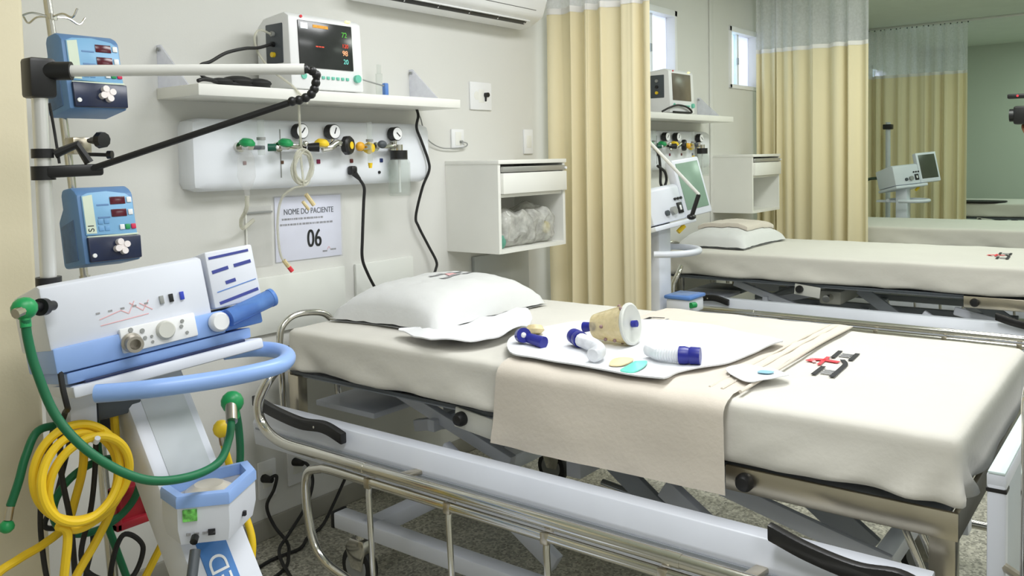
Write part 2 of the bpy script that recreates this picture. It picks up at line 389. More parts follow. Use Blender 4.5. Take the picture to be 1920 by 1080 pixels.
# ------------------------------------------------------------------ bay 1: shelf and monitor
BAY = 2.77
sh = thing('wall_shelf', 'white wall shelf with side brackets, carrying the monitor with the dark lit screen', 'shelf', (2.19, 0, 1.565))
MB().box(1.495, 2.70, -.235, 0, 1.562, 1.598, .003).build('board', LAM, sh)
for xx in (1.50, 2.64):
    MB().prism([(-.002, 1.598), (-.17, 1.598), (-.02, 1.735), (-.002, 1.735)], xx, xx+.006, 'yz', .001).build('bracket', CLEAR('bracket_acrylic', (246, 247, 252), .35, .2, (240, 241, 250)), sh)
    MB().cyl((xx+.006, -.012, 1.72), (xx-.004, -.012, 1.72), .006).build('screw', GREYP, sh)
def monitor(x0, label, screen):
    t = thing('patient_monitor', label, 'monitor', (x0+.16, -.12, 1.598))
    MB().prism([(-.04, 1.602), (-.225, 1.602), (-.215, 1.848), (-.19, 1.862), (-.08, 1.85), (-.04, 1.82)], x0, x0+.325, 'yz', .008).build('case', PLW, t)
    f = frame((x0+.002, -.2255, 1.604), 0, 2.3)
    s = MB(f).box(.035, .275, .072, .232, -.002, .003, .002).build('screen', screen, t)
    if screen is SCR:
        e = lambda n, c, k=1.2: M(n, c, .4, var=.3, scale=150, emit=k)
        MB(f).box(.045, .075, .204, .224, .003, .0042).build('reading', e('scr_white', (214, 220, 226), .5), s)
        MB(f).box(.098, .165, .211, .221, .003, .0042).build('reading', e('scr_amber', (190, 130, 40), .5), s)
        text('72', .026, e('scr_green', (70, 150, 50), .6), f @ Matrix.Translation((.238, .197, .0035)), s, 'reading')
        text('120', .02, e('scr_red', (190, 60, 40), .6), f @ Matrix.Translation((.24, .158, .0035)), s, 'reading')
        text('98', .026, e('scr_pink', (220, 150, 110), .6), f @ Matrix.Translation((.238, .132, .0035)), s, 'reading')
        text('20', .024, e('scr_cyan', (90, 170, 160), .6), f @ Matrix.Translation((.24, .102, .0035)), s, 'reading')
        text('---', .04, MATS['scr_red'], f @ Matrix.Translation((.125, .15, .0035)), s, 'reading')
    for k in range(6):
        MB(f).box(.128+.022*k, .14+.022*k, .036, .046, -.002, .004, .001).build('button', M('mint_button', (110, 196, 172), .4), t)
    MB(f).cyl((.288, .045, -.002), (.288, .045, .012), .014).build('dial', M('mint_button', (110, 196, 172), .4), t)
    MB(f).cyl((.05, .043, -.002), (.05, .043, .004), .011).build('power_button', MATS['mint_button'], t)
    MB(f).box(.25, .272, .244, .252, -.004, .004, .002).build('alarm_lamp', M('alarm_lamp', (250, 238, 170), .4, emit=.5), t)
    MB(f).cyl((.052, .245, -.002), (.052, .245, .002), .005).build('badge', RED, t)
    sp = MB().box(x0-.004, x0+.004, -.185, -.095, 1.69, 1.825, .004).build('side_module', DKG, t)
    for k in range(3):
        MB().cyl((x0-.002, -.14, 1.72+.035*k), (x0-.014, -.14, 1.72+.035*k), .009).build('socket', [YEL, BLK, GREYP][k], sp)
    return t
mon = monitor(1.852, 'white patient monitor with dark lit screen and green keys on shelf', SCR)
# lead, cuff and cable on the shelf
tag(MB().tube(spline([(1.50, -.225, 1.606), (1.53, -.22, 1.612), (1.62, -.20, 1.607), (1.75, -.19, 1.607), (1.80, -.17, 1.606)]), .006, 8).ball((1.68, -.17, 1.617), .05, (1.2, .8, .38)).ball((1.75, -.18, 1.615), .04, (1.2, .9, .4)).ball((1.60, -.2, 1.612), .022, (1.8, .9, .5)).build('pressure_cuff', RUB), 'folded black blood pressure cuff lying on the monitor shelf', 'cuff')
tag(MB().tube(spline([(1.838, -.14, 1.755), (1.77, -.16, 1.735), (1.69, -.20, 1.722), (1.61, -.215, 1.70), (1.55, -.22, 1.668), (1.515, -.222, 1.655), (1.508, -.222, 1.635), (1.525, -.22, 1.618), (1.56, -.215, 1.612)]), .0055, 8).build('sensor_lead', RUB), 'black lead arching from the side of the lit monitor to shelf', 'cable')
tag(MB().tube(spline([(1.836, -.14, 1.79), (1.80, -.13, 1.80), (1.775, -.135, 1.77), (1.785, -.14, 1.72), (1.80, -.19, 1.66), (1.85, -.235, 1.605), (1.895, -.25, 1.55)]), .004, 8).build('monitor_wire', CLT), 'thin pale wire looping beside the black side module of monitor', 'wire')
tag(MB().tube(spline([(2.185, -.17, 1.66), (2.24, -.15, 1.658), (2.33, -.12, 1.652), (2.41, -.09, 1.648)]), .003, 8).build('thin_lead', GREYP), 'thin grey lead running along the shelf to a blue clip', 'wire')
tag(MB().box(2.405, 2.425, -.10, -.08, 1.606, 1.66, .005).box(2.40, 2.43, -.105, -.075, 1.598, 1.61, .003).build('sensor_clip', VB2), 'small blue sensor clip standing on shelf right of monitor', 'clip')
tag(MB().cyl((2.42, -.05, 1.598), (2.42, -.05, 1.70), .014).cyl((2.42, -.05, 1.70), (2.42, -.05, 1.735), .009).build('clear_vial', CL), 'clear upright tube standing on shelf beside blue clip', 'tube')
# ------------------------------------------------------------------ gas panel
gp = thing('gas_panel', 'long white medical gas panel with rounded ends under the lit monitor shelf', 'panel', (2.13, 0, 1.26))
MB().rbox(1.56, 2.68, -.085, .03, 1.262, 1.503, .035, 24, 6, 8).build('housing', PANELW, gp)
MB().box(1.90, 1.904, -.0865, -.08, 1.30, 1.47).build('seam', GREYP, gp)
for px_, c, sz in ((1.753, (110, 30, 40), .013), (1.907, (90, 60, 40), .012), (2.069, (130, 26, 70), .016), (2.229, (100, 30, 30), .015), (2.385, (30, 44, 92), .016)):
    MB().box(px_-sz/2, px_+sz/2, -.089, -.083, 1.354-sz/2, 1.354+sz/2, .002).build('outlet_marker', M('mark_%d_%d' % (c[0], c[2]), c, .4), gp)
MB().cyl((2.372, -.083, 1.307), (2.372, -.089, 1.307), .006).build('socket_hole', BLK, gp)
for px_ in (1.73, 1.886, 2.05, 2.27, 2.347, 2.44):
    MB().cyl((px_, -.083, 1.408), (px_, -.1, 1.408), .018, n=16).build('gas_outlet', CHR, gp)
def gauge(x, y, z, label, hand=0.6):
    g = thing('pressure_gauge', label, 'gauge', (x, y, z))
    MB().cyl((x, y+.03, z), (x, y, z), .0275, n=24).build('case', BLK, g)
    MB().cyl((x, y, z), (x, y-.002, z), .0245, n=24).build('dial', PLW, g)
    MB().bar((x-.008*math.cos(hand), y-.003, z-.008*math.sin(hand)), (x+.016*math.cos(hand), y-.003, z+.016*math.sin(hand)), .002, .004, .0005).build('pointer', INK, g)
    MB().cyl((x, y+.015, z-.026), (x, y+.015, z-.052), .007).build('stem', CHR, g)
    return g
gauges = [gauge(1.97, -.125, 1.463, 'round gauge with black rim nearest the green valves', .9), gauge(2.118, -.125, 1.463, 'round gauge above the chrome regulator with big black knob', 1.2), gauge(2.44, -.125, 1.458, 'round gauge above the clear suction jar', -.7)]
def cap(x, y, z, mat, sx=1.0):
    return MB().lathe([(.0, .012), (.016, .010), (.026, 0), (.027, -.008), (.02, -.014), (.008, -.018), (0, -.018)], (x, y, z), (0, -.25, 1), 20)
fm = thing('oxygen_flowmeter', 'green capped oxygen flowmeter with clear vertical tube on gas panel', 'flowmeter', (1.75, -.09, 1.36))
cap(1.735, -.13, 1.424, GREEN).build('wing_nut', GREEN, fm)
MB().cyl((1.735, -.09, 1.408), (1.735, -.15, 1.408), .012).build('stem', CHR, fm)
MB().box(1.75, 1.80, -.14, -.12, 1.398, 1.412, .004).build('body', DKG, fm)
MB().cyl((1.79, -.13, 1.38), (1.79, -.13, 1.50), .012).build('sight_tube', CL, fm)
MB().cyl((1.79, -.13, 1.43), (1.79, -.13, 1.44), .015).build('collar', GREYP, fm)
MB().cyl((1.812, -.135, 1.405), (1.835, -.15, 1.405), .013).build('knob', M('dark_green', (20, 90, 70), .4), fm)
MB().ball((1.833, -.158, 1.405), .007).build('knob_cap', PLW, fm)
MB().lathe([(.006, .0), (.02, -.01), (.028, -.03), (.03, -.09), (.02, -.12), (.01, -.135), (.008, -.16)], (1.72, -.14, 1.40), (0, 0, 1), 20).build('humidifier_cup', CLP, fm)
r1 = thing('vacuum_regulator', 'green capped regulator with black knob hung with coiled clear tubing', 'regulator', (1.93, -.09, 1.40))
cap(1.892, -.13, 1.424, GREEN).build('wing_nut', GREEN, r1)
MB().cyl((1.892, -.09, 1.408), (1.892, -.14, 1.408), .011).bar((1.892, -.12, 1.408), (1.985, -.12, 1.408), .018, .018).build('body', CHR, r1)
MB().ball((1.968, -.14, 1.418), .011).ball((1.966, -.145, 1.385), .010).build('fitting', CHR, r1)
MB().cyl((1.985, -.13, 1.405), (2.018, -.155, 1.405), .014, .017).build('knob', BLK, r1)
r2 = thing('air_regulator', 'chrome air regulator with yellow nut and big black knob', 'regulator', (2.11, -.09, 1.40))
cap(2.052, -.13, 1.424, YEL).build('wing_nut', YEL, r2)
MB().cyl((2.05, -.09, 1.412), (2.05, -.14, 1.412), .010).build('stem', CHR, r2)
MB().tube(spline([(2.06, -.12, 1.40), (2.09, -.13, 1.405), (2.12, -.13, 1.42), (2.15, -.13, 1.415)]), .014, 12).build('body', CHR, r2)
kb = MB().lathe([(0, 0), (.03, 0), (.036, .006), (.036, .022), (.03, .03), (0, .03)], (2.165, -.12, 1.412), (.35, -.9, 0), 10).build('knob', BLK, r2)
MB().lathe([(0, .031), (.014, .031), (.014, .033), (0, .033)], (2.165, -.12, 1.412), (.35, -.9, 0), 18).build('knob_badge', YEL, kb)
f2 = thing('air_flowmeter', 'yellow air flowmeter with tall clear tube on gas panel', 'flowmeter', (2.27, -.09, 1.33))
MB().ball((2.235, -.13, 1.408), .02, (1, .8, .9)).build('wing_nut', M('amber_plastic', (238, 176, 50), .4), f2)
MB().lathe([(.0, .02), (.016, .018), (.024, 0), (.016, -.018), (0, -.02)], (2.285, -.125, 1.402), (.3, -.9, 0), 12).build('knob', YEL, f2)
MB().cyl((2.266, -.15, 1.345), (2.266, -.15, 1.50), .010).build('sight_tube', CL, f2)
MB().cyl((2.266, -.15, 1.425), (2.266, -.15, 1.435), .014).build('collar', GREYP, f2)
MB().cyl((2.266, -.15, 1.325), (2.266, -.15, 1.345), .006, .009).build('nozzle', YEL, f2)
MB().cyl((2.262, -.085, 1.405), (2.262, -.15, 1.405), .009).build('stem', CHR, f2)
sj = thing('suction_jar', 'clear glass suction jar with black lid hanging from gas panel', 'jar', (2.44, -.13, 1.21))
MB().lathe([(0, 0), (.04, 0), (.044, .006), (.044, .13), (.038, .142), (.034, .146), (.032, .142), (.036, .13), (.04, .12), (.04, .01), (0, .008)], (2.44, -.13, 1.212), (0, 0, 1), 28).build('glass', CL, sj)
MB().cyl((2.44, -.13, 1.225), (2.44, -.13, 1.36), .005).build('dip_tube', PLW, sj)
MB().cyl((2.44, -.13, 1.355), (2.44, -.13, 1.392), .034, n=24).build('lid', BLK, sj)
MB().cyl((2.44, -.13, 1.392), (2.44, -.13, 1.415), .016).bar((2.36, -.12, 1.408), (2.44, -.12, 1.408), .016, .016).build('fitting', CHR, sj)
MB().ball((2.35, -.13, 1.416), .02, (1.1, .7, .8)).build('wing_nut', DKG, sj)
tc_ = []
for k in range(60):
    a = k/60*2*math.pi*5; rr = .042+.006*math.sin(k*.7)
    tc_.append((1.935+rr*math.sin(a)+.004*math.sin(k*1.3), -.165+.008*math.sin(k*.5), 1.335+rr*1.35*math.cos(a)))
tag(MB().tube(spline([(1.905, -.19, 1.556), (1.915, -.18, 1.47), (1.925, -.17, 1.41)], 6)+spline(tc_, 3)+spline([(1.935, -.165, 1.27), (1.90, -.15, 1.262), (1.872, -.12, 1.225), (1.868, -.1, 1.14), (1.874, -.1, 1.04), (1.895, -.1, .995)], 6), .0045, 7).build('coiled_tubing', CLT), 'coil of clear plastic tubing hanging from the gas panel regulator', 'tubing')
tag(MB().tube([(1.955, -.15, 1.24), (1.985, -.155, 1.20)], .008, 8).tube([(1.94, -.15, 1.215), (1.962, -.155, 1.185)], .006, 8).build('tubing_connector', BEIGEP), 'beige tubing connector hanging in front of the patient name card', 'connector')
cn = thing('luer_connector', 'pale connector with red tip hanging below the name card', 'connector', (1.90, -.1, .97))
MB().tube([(1.888, -.1, 1.01), (1.905, -.105, .985)], .008, 8).build('sleeve', BEIGEP, cn)
MB().tube([(1.905, -.105, .985), (1.916, -.11, .968)], .008, 8).build('tip', RED, cn)
tag(MB().tube(spline([(1.72, -.14, 1.245), (1.722, -.13, 1.2), (1.735, -.08, 1.16), (1.77, -.04, 1.13), (1.82, -.03, 1.155)]), .007, 8).build('oxygen_tube', CLT), 'clear tube leading down from the oxygen flowmeter cup', 'tubing')
pk = thing('clear_pocket', 'empty clear plastic pocket on the wall left of name card', 'pocket', (1.86, 0, .99))
MB().box(1.805, 1.915, -.006, -.001, .985, 1.20, .002).build('sleeve', CLP, pk)
MB().box(1.803, 1.917, -.009, -.005, 1.175, 1.182, .001).build('rim', GREYP, pk)
MB().box(1.803, 1.808, -.008, -.004, .985, 1.2, .001).build('rim', LAM, pk)
# name card
nc = thing('name_card', 'patient name card number 06 in a clear sleeve on wall', 'sign', (2.085, 0, .99))
fc = frame((2.084, -.0045, 1.108), 0, 0, -.5)
MB(fc).box(-.155, .155, -.118, .118, -.003, .0, .001).build('card', PAPER, nc)
MB(fc).box(-.16, .16, -.122, .124, .001, .0022).build('sleeve', CLEAR('sleeve_film', (253, 253, 255), .05, .15), nc)
text('NOME DO PACIENTE', .030, M('grey_ink', (96, 100, 108), .7), fc @ Matrix.Translation((.0, .062, .0008)), nc, sx=.82)
for v_, u0_, u1_ in ((.036, -.125, .055), (.016, -.135, .10)):
    b = MB(fc); u_ = u0_
    while u_ < u1_:
        w_ = random.uniform(.004, .016); b.box(u_, u_+w_, v_-.0035, v_+.0035, .0, .0008); u_ += w_+random.uniform(.002, .005)
    tag(b.build('small_print', GINK, nc, smooth=0), kind='stuff')
text('06', .094, INK, fc @ Matrix.Translation((.02, -.045, .0008)), nc, sx=.74, bold=0)
for dx_ in (.0215, .0230): text('06', .094, INK, fc @ Matrix.Translation((dx_, -.045, .0008)), nc, sx=.74, bold=0)
lg = MB(fc).box(.06, .082, -.098, -.092, .0004, .001).box(.098, .125, -.094, -.088, .0004, .001).build('logo_lettering', GINK, nc)
MB(fc).tube(spline([(.083, -.09, .0005), (.09, -.08, .0005), (.097, -.088, .0005)], 5), .0012, 5).build('logo_arc', PINK, nc)
# wall plates
def plate(x0, x1, z0, z1, label, cat='socket', hole=True):
    t = thing('wall_plate', label, cat, ((x0+x1)/2, 0, z0))
    MB().box(x0, x1, -.010, 0, z0, z1, .003).build('cover', PLW, t)
    if hole: MB().box((x0+x1)/2-.02, (x0+x1)/2+.02, -.0115, -.009, (z0+z1)/2-.03, (z0+z1)/2+.03, .002).build('insert', LAM, t)
    return t
p1 = plate(3.03, 3.185, 1.58, 1.708, 'square white wall plate with black plug right of the lit monitor')
MB().cyl((3.075, -.009, 1.645), (3.075, -.011, 1.645), .02).build('socket_face', LAM, p1)
MB().cyl((3.135, -.009, 1.65), (3.135, -.03, 1.65), .011).box(3.132, 3.138, -.018, -.01, 1.62, 1.645, .002).build('plug', BLK, p1)
p2 = plate(2.895, 2.98, 1.402, 1.488, 'small white socket plate with a grey lead right of gas panel')
plate(3.437, 3.51, 1.372, 1.494, 'narrow white switch plate above the drawer cabinet by the curtain', 'switch')
tag(MB().tube(spline([(2.62, -.06, 1.566), (2.66, -.045, 1.525), (2.692, -.03, 1.478), (2.735, -.018, 1.435), (2.814, -.015, 1.405), (2.902, -.018, 1.402), (2.975, -.02, 1.409), (2.985, -.02, 1.424), (2.95, -.018, 1.431)]), .0028, 7).cyl((2.95, -.01, 1.431), (2.95, -.024, 1.431), .006).build('grey_lead', GREYP), 'thin grey lead curving into the socket plate right of gas panel', 'cable')
tag(MB().tube(spline([(2.61, -.07, 1.566), (2.60, -.088, 1.535), (2.579, -.097, 1.486), (2.606, -.097, 1.43), (2.643, -.097, 1.352), (2.647, -.097, 1.306), (2.632, -.07, 1.235), (2.63, -.03, 1.116), (2.645, -.03, 1.069), (2.701, -.03, .984), (2.739, -.04, .911), (2.734, -.04, .877), (2.70, -.05, .845), (2.66, -.06, .80)]), .0058, 8).build('power_cable', RUB), 'wavy black cable hanging down the wall from the shelf', 'cable')
pc = thing('power_cord', 'black power cord plugged into the front of the gas panel', 'cable', (2.2, -.1, .85))
MB().box(2.205, 2.235, -.115, -.085, 1.30, 1.335, .008).tube([(2.22, -.105, 1.31), (2.245, -.11, 1.285)], .013, 10, r1=.007).build('plug', BLK, pc)
MB().tube(spline([(2.245, -.11, 1.285), (2.268, -.11, 1.25), (2.272, -.10, 1.19), (2.27, -.09, 1.06), (2.275, -.08, .975), (2.31, -.07, .91), (2.36, -.06, .84)]), .006, 8).build('cord', RUB, pc)
# low sockets and floor cords
s1 = plate(1.816, 1.892, .15, .285, 'low white socket plate with plugged cord beside the yellow hose')
s2 = plate(1.945, 2.03, .16, .295, 'low white socket plate with plugged cord nearer the bed wheel')
for i, (nm, lb, pts) in enumerate([
    ('floor_cord', 'black cord plugged low in wall, looping beside the yellow hose', [(1.838, -.03, .225), (1.862, -.05, .235), (1.85, -.05, .19), (1.817, -.05, .14), (1.83, -.07, .07), (1.822, -.15, .034), (1.79, -.20, .020), (1.72, -.262, .007), (1.55, -.30, .007), (1.35, -.30, .007)]),
    ('floor_cord', 'black cord plugged low in wall nearer the bed wheel', [(1.975, -.03, .245), (2.0, -.05, .235), (2.015, -.06, .17), (1.95, -.10, .11), (1.83, -.155, .064), (1.765, -.185, .042), (1.728, -.245, .026), (1.70, -.33, .007), (1.62, -.50, .007), (1.50, -.55, .007)]),
    ('floor_cord', 'black cord trailing from under the bed along the floor edge', [(2.20, -.06, .17), (2.104, -.07, .06), (2.02, -.10, .01), (1.93, -.13, .007), (1.85, -.18, .007), (1.74, -.17, .007), (1.60, -.20, .007), (1.40, -.22, .007)])]):
    mb = MB().tube(spline(pts, 8), .006, 8)
    if i < 2: mb.cyl((pts[0][0], -.008, pts[0][2]), (pts[0][0]+.005, -.05, pts[0][2]), .016, .010, 12)
    tag(mb.build(nm, RUB), lb, 'cable')
# ------------------------------------------------------------------ cabinet
cb = thing('wall_cabinet', 'white wall cabinet with drawer and open niche stuffed with plastic wrap', 'cabinet', (3.1, 0, .94))
cx0, cx1, cy, cz0, cz1 = 2.855, 3.36, -.30, .942, 1.345
MB().box(cx0, cx0+.018, cy, 0, cz0, cz1-.018, .001).box(cx1-.018, cx1, cy, 0, cz0, cz1-.018, .001).box(cx0+.018, cx1-.018, -.012, 0, cz0, cz1-.018).box(cx0+.018, cx1-.018, cy, -.012, cz0, cz0+.018).box(cx0+.018, cx1-.018, cy+.01, -.012, 1.183, 1.197).build('carcass', LAM, cb, smooth=0)
MB().box(cx0-.002, cx1+.006, cy-.006, 0, cz1-.018, cz1, .002).build('top', LAM, cb)
dr = MB().box(cx0+.02, cx1-.004, cy-.014, cy+.25, 1.199, 1.288, .002).build('drawer', LAM, cb)
MB().box(cx0+.02, cx1-.006, cy-.012, cy+.004, 1.292, 1.316, .004).build('handle', M('brushed_grip', (176, 176, 172), .35, .5), dr)
MB().cyl((cx1-.012, cy-.012, 1.303), (cx1-.012, cy-.018, 1.303), .006).build('grip_end', PLW, dr)
wrap = tag(MB().rbox(2.898, 3.322, -.285, -.05, .9605, 1.13, .05, 22, 14, 10, lambda p: Vector((p.x+.012*nz(p, 25, 3), p.y+.012*nz(p, 22, 9), max(.9605, p.z+(.035*nz(p, 14, 1)-.01)*min(1, (p.z-.9605)/.06))))).build('plastic_wrap', CLEAR('crumpled_film', (228, 228, 224), .5, .12, (232, 232, 226), 30, .7), smooth=20), 'crumpled clear plastic wrapping stuffed into the cabinet niche', 'plastic wrap')
tag(MB().ball((3.24, -.272, 1.03), .03, (1, .5, 1.0), 10).build('yellow_packet', M('yellow_wrap', (226, 210, 120), .5, var=.2, scale=40)), 'small yellow packet among plastic wrapping in cabinet niche', 'packet')
tag(MB().ball((2.91, -.27, .99), .025, (1, .6, 1.2), 10).build('green_packet', M('green_wrap', (90, 150, 130), .5, var=.2, scale=40)), 'small green packet at the corner of the cabinet niche', 'packet')
# ------------------------------------------------------------------ curtains
def curtain(x, y0, y1, zt, zb, folds, amp, seed, label, zc=ZC, xe=0.0, tight=0.0):
    t = thing('curtain', label, 'curtain', (x, (y0+y1)/2, zb), 'bay curtains')
    rnd = random.Random(seed); ph = [rnd.uniform(0, 6.28) for _ in range(4)]
    ws = [rnd.uniform(.45, 1.0)*(.5 if k < folds*tight else 1.15) for k in range(int(folds))]; tot = sum(ws); cum = [0]
    for w_ in ws: cum.append(cum[-1]+w_/tot)
    am = [rnd.uniform(.55, 1.0)*(.8 if k < folds*tight else 1) for k in range(int(folds))]
    def wave(u, z):
        u = min(.99999, max(0, u)); k = 0
        while k < len(ws)-1 and cum[k+1] <= u: k += 1
        f_ = (u-cum[k])/(cum[k+1]-cum[k]); h = (zt-z)/(zt-zb)
        w = .5-.5*math.cos(2*math.pi*f_); w = w**1.6
        return amp*2*am[k]*(w-.45)*(.7+.4*h)+.012*math.sin(u*17+h*3+ph[3])*h+.006*math.sin(u*60+ph[1])+xe*u
    def P(u, z):
        return Vector((x+wave(u, z), y0+(y1-y0)*u+.008*math.sin(u*40+ph[2]), z))
    nu = int(folds*26)
    fo = MB().grid(lambda u, v: P(u, zb+(zt-zb)*v), nu, 16).build('fabric', CURT, t, smooth=80)
    MB().grid(lambda u, v: P(u, zt-.004+.03*v)+Vector((-.003, 0, 0)), nu, 2).build('header_tape', HEM, t, smooth=80)
    MB().grid(lambda u, v: P(u, zt+.02+(zc-.05-zt)*v), nu, 6).build('net_band', NET, t, smooth=80)
    for k in range(int(folds*2)+1):
        q = P(k/(folds*2), zt); 
        MB().cyl((x+.3*(q.x-x), q.y, zc-.035), (x+.2*(q.x-x), q.y, zc-.012), .006, n=8).build('glider', DKG, t)
    return t
curtain(3.62, -.05, -.62, 2.075, .30, 5, .045, 3, 'cream curtain between the lit monitor bay and the next bay')
curtain(6.38, -.03, -.86, 2.11, .30, 9, .045, 5, 'cream curtain behind the second bed, beside the blue window', tight=.5)
curtain(9.45, -.03, -.95, 2.10, .30, 9, .05, 8, 'cream curtain behind the far ventilator with dark screen')
for cxx, ln, lb in ((3.62, -2.3, 'pale ceiling rail above the curtain nearest the name card'), (6.38, -2.4, 'pale ceiling rail above the curtain beside the blue window'), (9.45, -3.2, 'pale ceiling rail above the curtain behind the far ventilator')):
    tag(MB().box(cxx-.014, cxx+.014, ln, -.005, ZC-.022, ZC, .002).build('curtain_rail', ALU), lb, 'rail')
# ------------------------------------------------------------------ beds
BX0, BX1, BYH, BYF, ZT = 1.85, 2.82, -.15, -2.25, .78
bed = thing('hospital_bed', 'white hospital bed frame with steel side rail beside the blue-handled ventilator', 'bed', (2.335, -1.2, 0), 'hospital beds')
MB().box(BX0+.02, BX1-.02, BYF+.02, BYH-.02, .612, .624, .002).build('deck', BEDG, bed)
for xx in (BX0+.005, BX1-.005):
    MB().bar((xx, -1.76, .600), (xx, BYF, .600), .012, .058, .003).build('deck_edge', STL, bed)
    MB().bar((xx+.01*(1 if xx < 2 else -1), BYH, .626), (xx+.01*(1 if xx < 2 else -1), -1.76, .626), .012, .012, .002).build('deck_edge', DKG, bed)
    MB().bar((xx, -.92, .60), (xx, -1.06, .585), .008, .06, .003).build('crank_plate', KNOBW, bed)
MB().bar((BX0, BYF+.006, .600), (BX1, BYF+.006, .600), .012, .058, .003).build('deck_edge', STL, bed)
MB().bar((BX0, BYH-.006, .608), (BX1, BYH-.006, .608), .012, .04, .003).build('deck_edge', STL, bed)
for xx in (BX0+.02, BX1-.02):
    MB().bar((xx, BYF+.03, .60), (xx, BYF+.03, .42), .04, .05, .003).build('corner_post', STL, bed)
    MB().bar((xx, BYH-.03, .62), (xx, BYH-.03, .42), .04, .05, .003).build('corner_post', STL, bed)
for yy in (-.95, -1.81):
    MB().lathe([(0, .022), (.015, .02), (.021, .008), (.021, -.01), (.008, -.014), (.008, -.03)], (BX0-.005, yy, .60), (-1, 0, 0), 18).build('crank_knob', BLK, bed)
# long white beams with black grips
for sx, xx in ((1, 1.75), (-1, 2.92)):
    pf = [(xx-.028*sx, .405), (xx-.035*sx, .48), (xx-.01*sx, .53), (xx+.04*sx, .53), (xx+.04*sx, .405)]
    b = MB(); b.prism([(p[0], p[1]) for p in pf], -2.22, -.13, 'xz', .003)
    bo = b.build('side_beam', BEDW, bed)
    MB().box(xx-.0375*sx-.0015, xx-.0375*sx+.0015, -2.2, -.15, .462, .468).build('groove', BEDG, bo)
    for y0_, y1_ in ((-.16, -.60), (-1.92, -2.24)):
        P = spline([(xx-.045*sx, y0_, .565), (xx-.055*sx, y0_+(y1_-y0_)*.25, .542), (xx-.055*sx, y0_+(y1_-y0_)*.55, .528), (xx-.05*sx, y0_+(y1_-y0_)*.8, .535), (xx-.04*sx, y1_, .515)], 6)
        pr = [(p_.y, p_.z+.017) for p_ in P]+[(p_.y, p_.z-.017) for p_ in P[::-1]]
        gg = MB().prism(pr, xx-.045*sx-.012, xx-.045*sx+.012, 'yz', .004).build('grip', BLK, bo)
        MB().cyl((xx-.059*sx, y0_+(y1_-y0_)*.72, .532), (xx-.055*sx, y0_+(y1_-y0_)*.72, .532), .004).build('grip_screw', CHR, gg)
# lowered steel side rails
for sx, xr in ((1, 1.625), (-1, 3.045)):
    rl = MB().tube(spline([(xr+.09*sx, -.30, .70), (xr+.03*sx, -.315, .67), (xr, -.295, .60), (xr, -.31, .53), (xr, -.40, .49), (xr, -.56, .486)], 8)+[(xr, -2.30, .486)], .0155, 14).build('side_rail', CHR, bed)
    MB().tube([(xr-.004*sx, -2.26, .452), (xr-.004*sx, -.64, .452)]+spline([(xr-.004*sx, -.60, .450), (xr-.004*sx, -.53, .42), (xr-.004*sx, -.52, .33), (xr-.004*sx, -.545, .22), (xr-.004*sx, -.60, .165), (xr-.004*sx, -.70, .14)], 7)+[(xr-.004*sx, -2.26, .14)], .0135, 14).build('rail_loop', CHR, rl)
    for yy in (-.80, -1.10, -1.41, -1.72, -2.03):
        MB().tube([(xr-.004*sx, yy, .455), (xr-.012*sx, yy-.004, .42), (xr-.014*sx, yy-.018, .14)], .0085, 10).build('rail_post', CHR, rl)
        MB().box(xr-.018, xr+.012, yy-.012, yy+.012, .435, .465, .004).build('rail_clip', STL, rl)
    for yy in (-.76, -1.74):
        MB().cyl((xr, yy-.02, .486), (xr, yy+.02, .486), .017, n=14).build('rail_sleeve', CHR, rl)
    for yy in (-.9, -1.9): MB().bar((xr, yy, .486), (xr+.12*sx, yy, .47), .03, .012).build('rail_hinge', STL, rl)
# base frame, scissor arms, casters
for xx in (1.80, 2.87):
    MB().bar((xx, -.46, .205), (xx, -2.1, .205), .055, .05, .005).build('base_rail', BEDW, bed)
    MB().box(xx-.03, xx+.03, -.462, -.448, .178, .232, .004).build('end_cap', BLK, bed)
for yy in (-.60, -1.95):
    MB().bar((1.78, yy, .205), (2.89, yy, .205), .055, .05, .005).build('base_crossbar', BEDW, bed)
for (a, b) in (((1.93, -.80, .46), (1.93, -1.22, .21)), ((2.72, -.80, .46), (2.72, -1.22, .21)), ((1.95, -1.55, .50), (1.95, -1.95, .24)), ((2.72, -1.55, .50), (2.72, -1.95, .24))):
    MB().bar(a, b, .03, .055, .004).build('lift_arm', BEDW, bed)
MB().bar((1.95, -1.70, .535), (1.95, -2.10, .445), .02, .045, .008).build('foot_strut', BEDW, bed)
MB().bar((2.1, -1.74, .60), (2.1, -2.02, .40), .02, .07, .004).build('foot_plate', BEDG, bed)
MB().bar((2.02, -1.22, .60), (2.02, -1.50, .40), .02, .06, .004).build('knee_plate', BEDG, bed)
for xx in (2.05, 2.14): MB().bar((xx, -2.06, .60), (xx, -2.16, .36), .012, .016, .003).build('foot_link', CHR, bed)
MB().bar((2.05, -.92, .44), (2.6, -.92, .44), .05, .05, .004).bar((2.05, -1.2, .44), (2.6, -1.2, .44), .05, .05, .004).build('lift_crossbar', BEDW, bed)
for xx in (2.22, 2.62): MB().bar((xx, -.55, .47), (xx, -1.95, .47), .035, .035, .003).build('upper_rail', BEDG, bed)
for a_, b_ in (((2.02, -.50, .585), (2.02, -1.0, .43)), ((2.10, -.52, .44), (2.10, -.98, .55)), ((2.45, -.50, .585), (2.45, -1.0, .43)), ((1.98, -.70, .50), (2.5, -.70, .50))):
    MB().bar(a_, b_, .03, .04, .004).build('back_lift', BEDW, bed)
MB().box(1.96, 2.20, -.46, -.16, .485, .505, .004).build('head_tray', BEDW, bed)
MB().box(2.21, 2.45, -.46, -.16, .485, .505, .004).build('head_tray', BEDG, bed)
MB().box(2.02, 2.5, -1.12, -1.0, .50, .575, .01).build('actuator', KNOBW, bed)
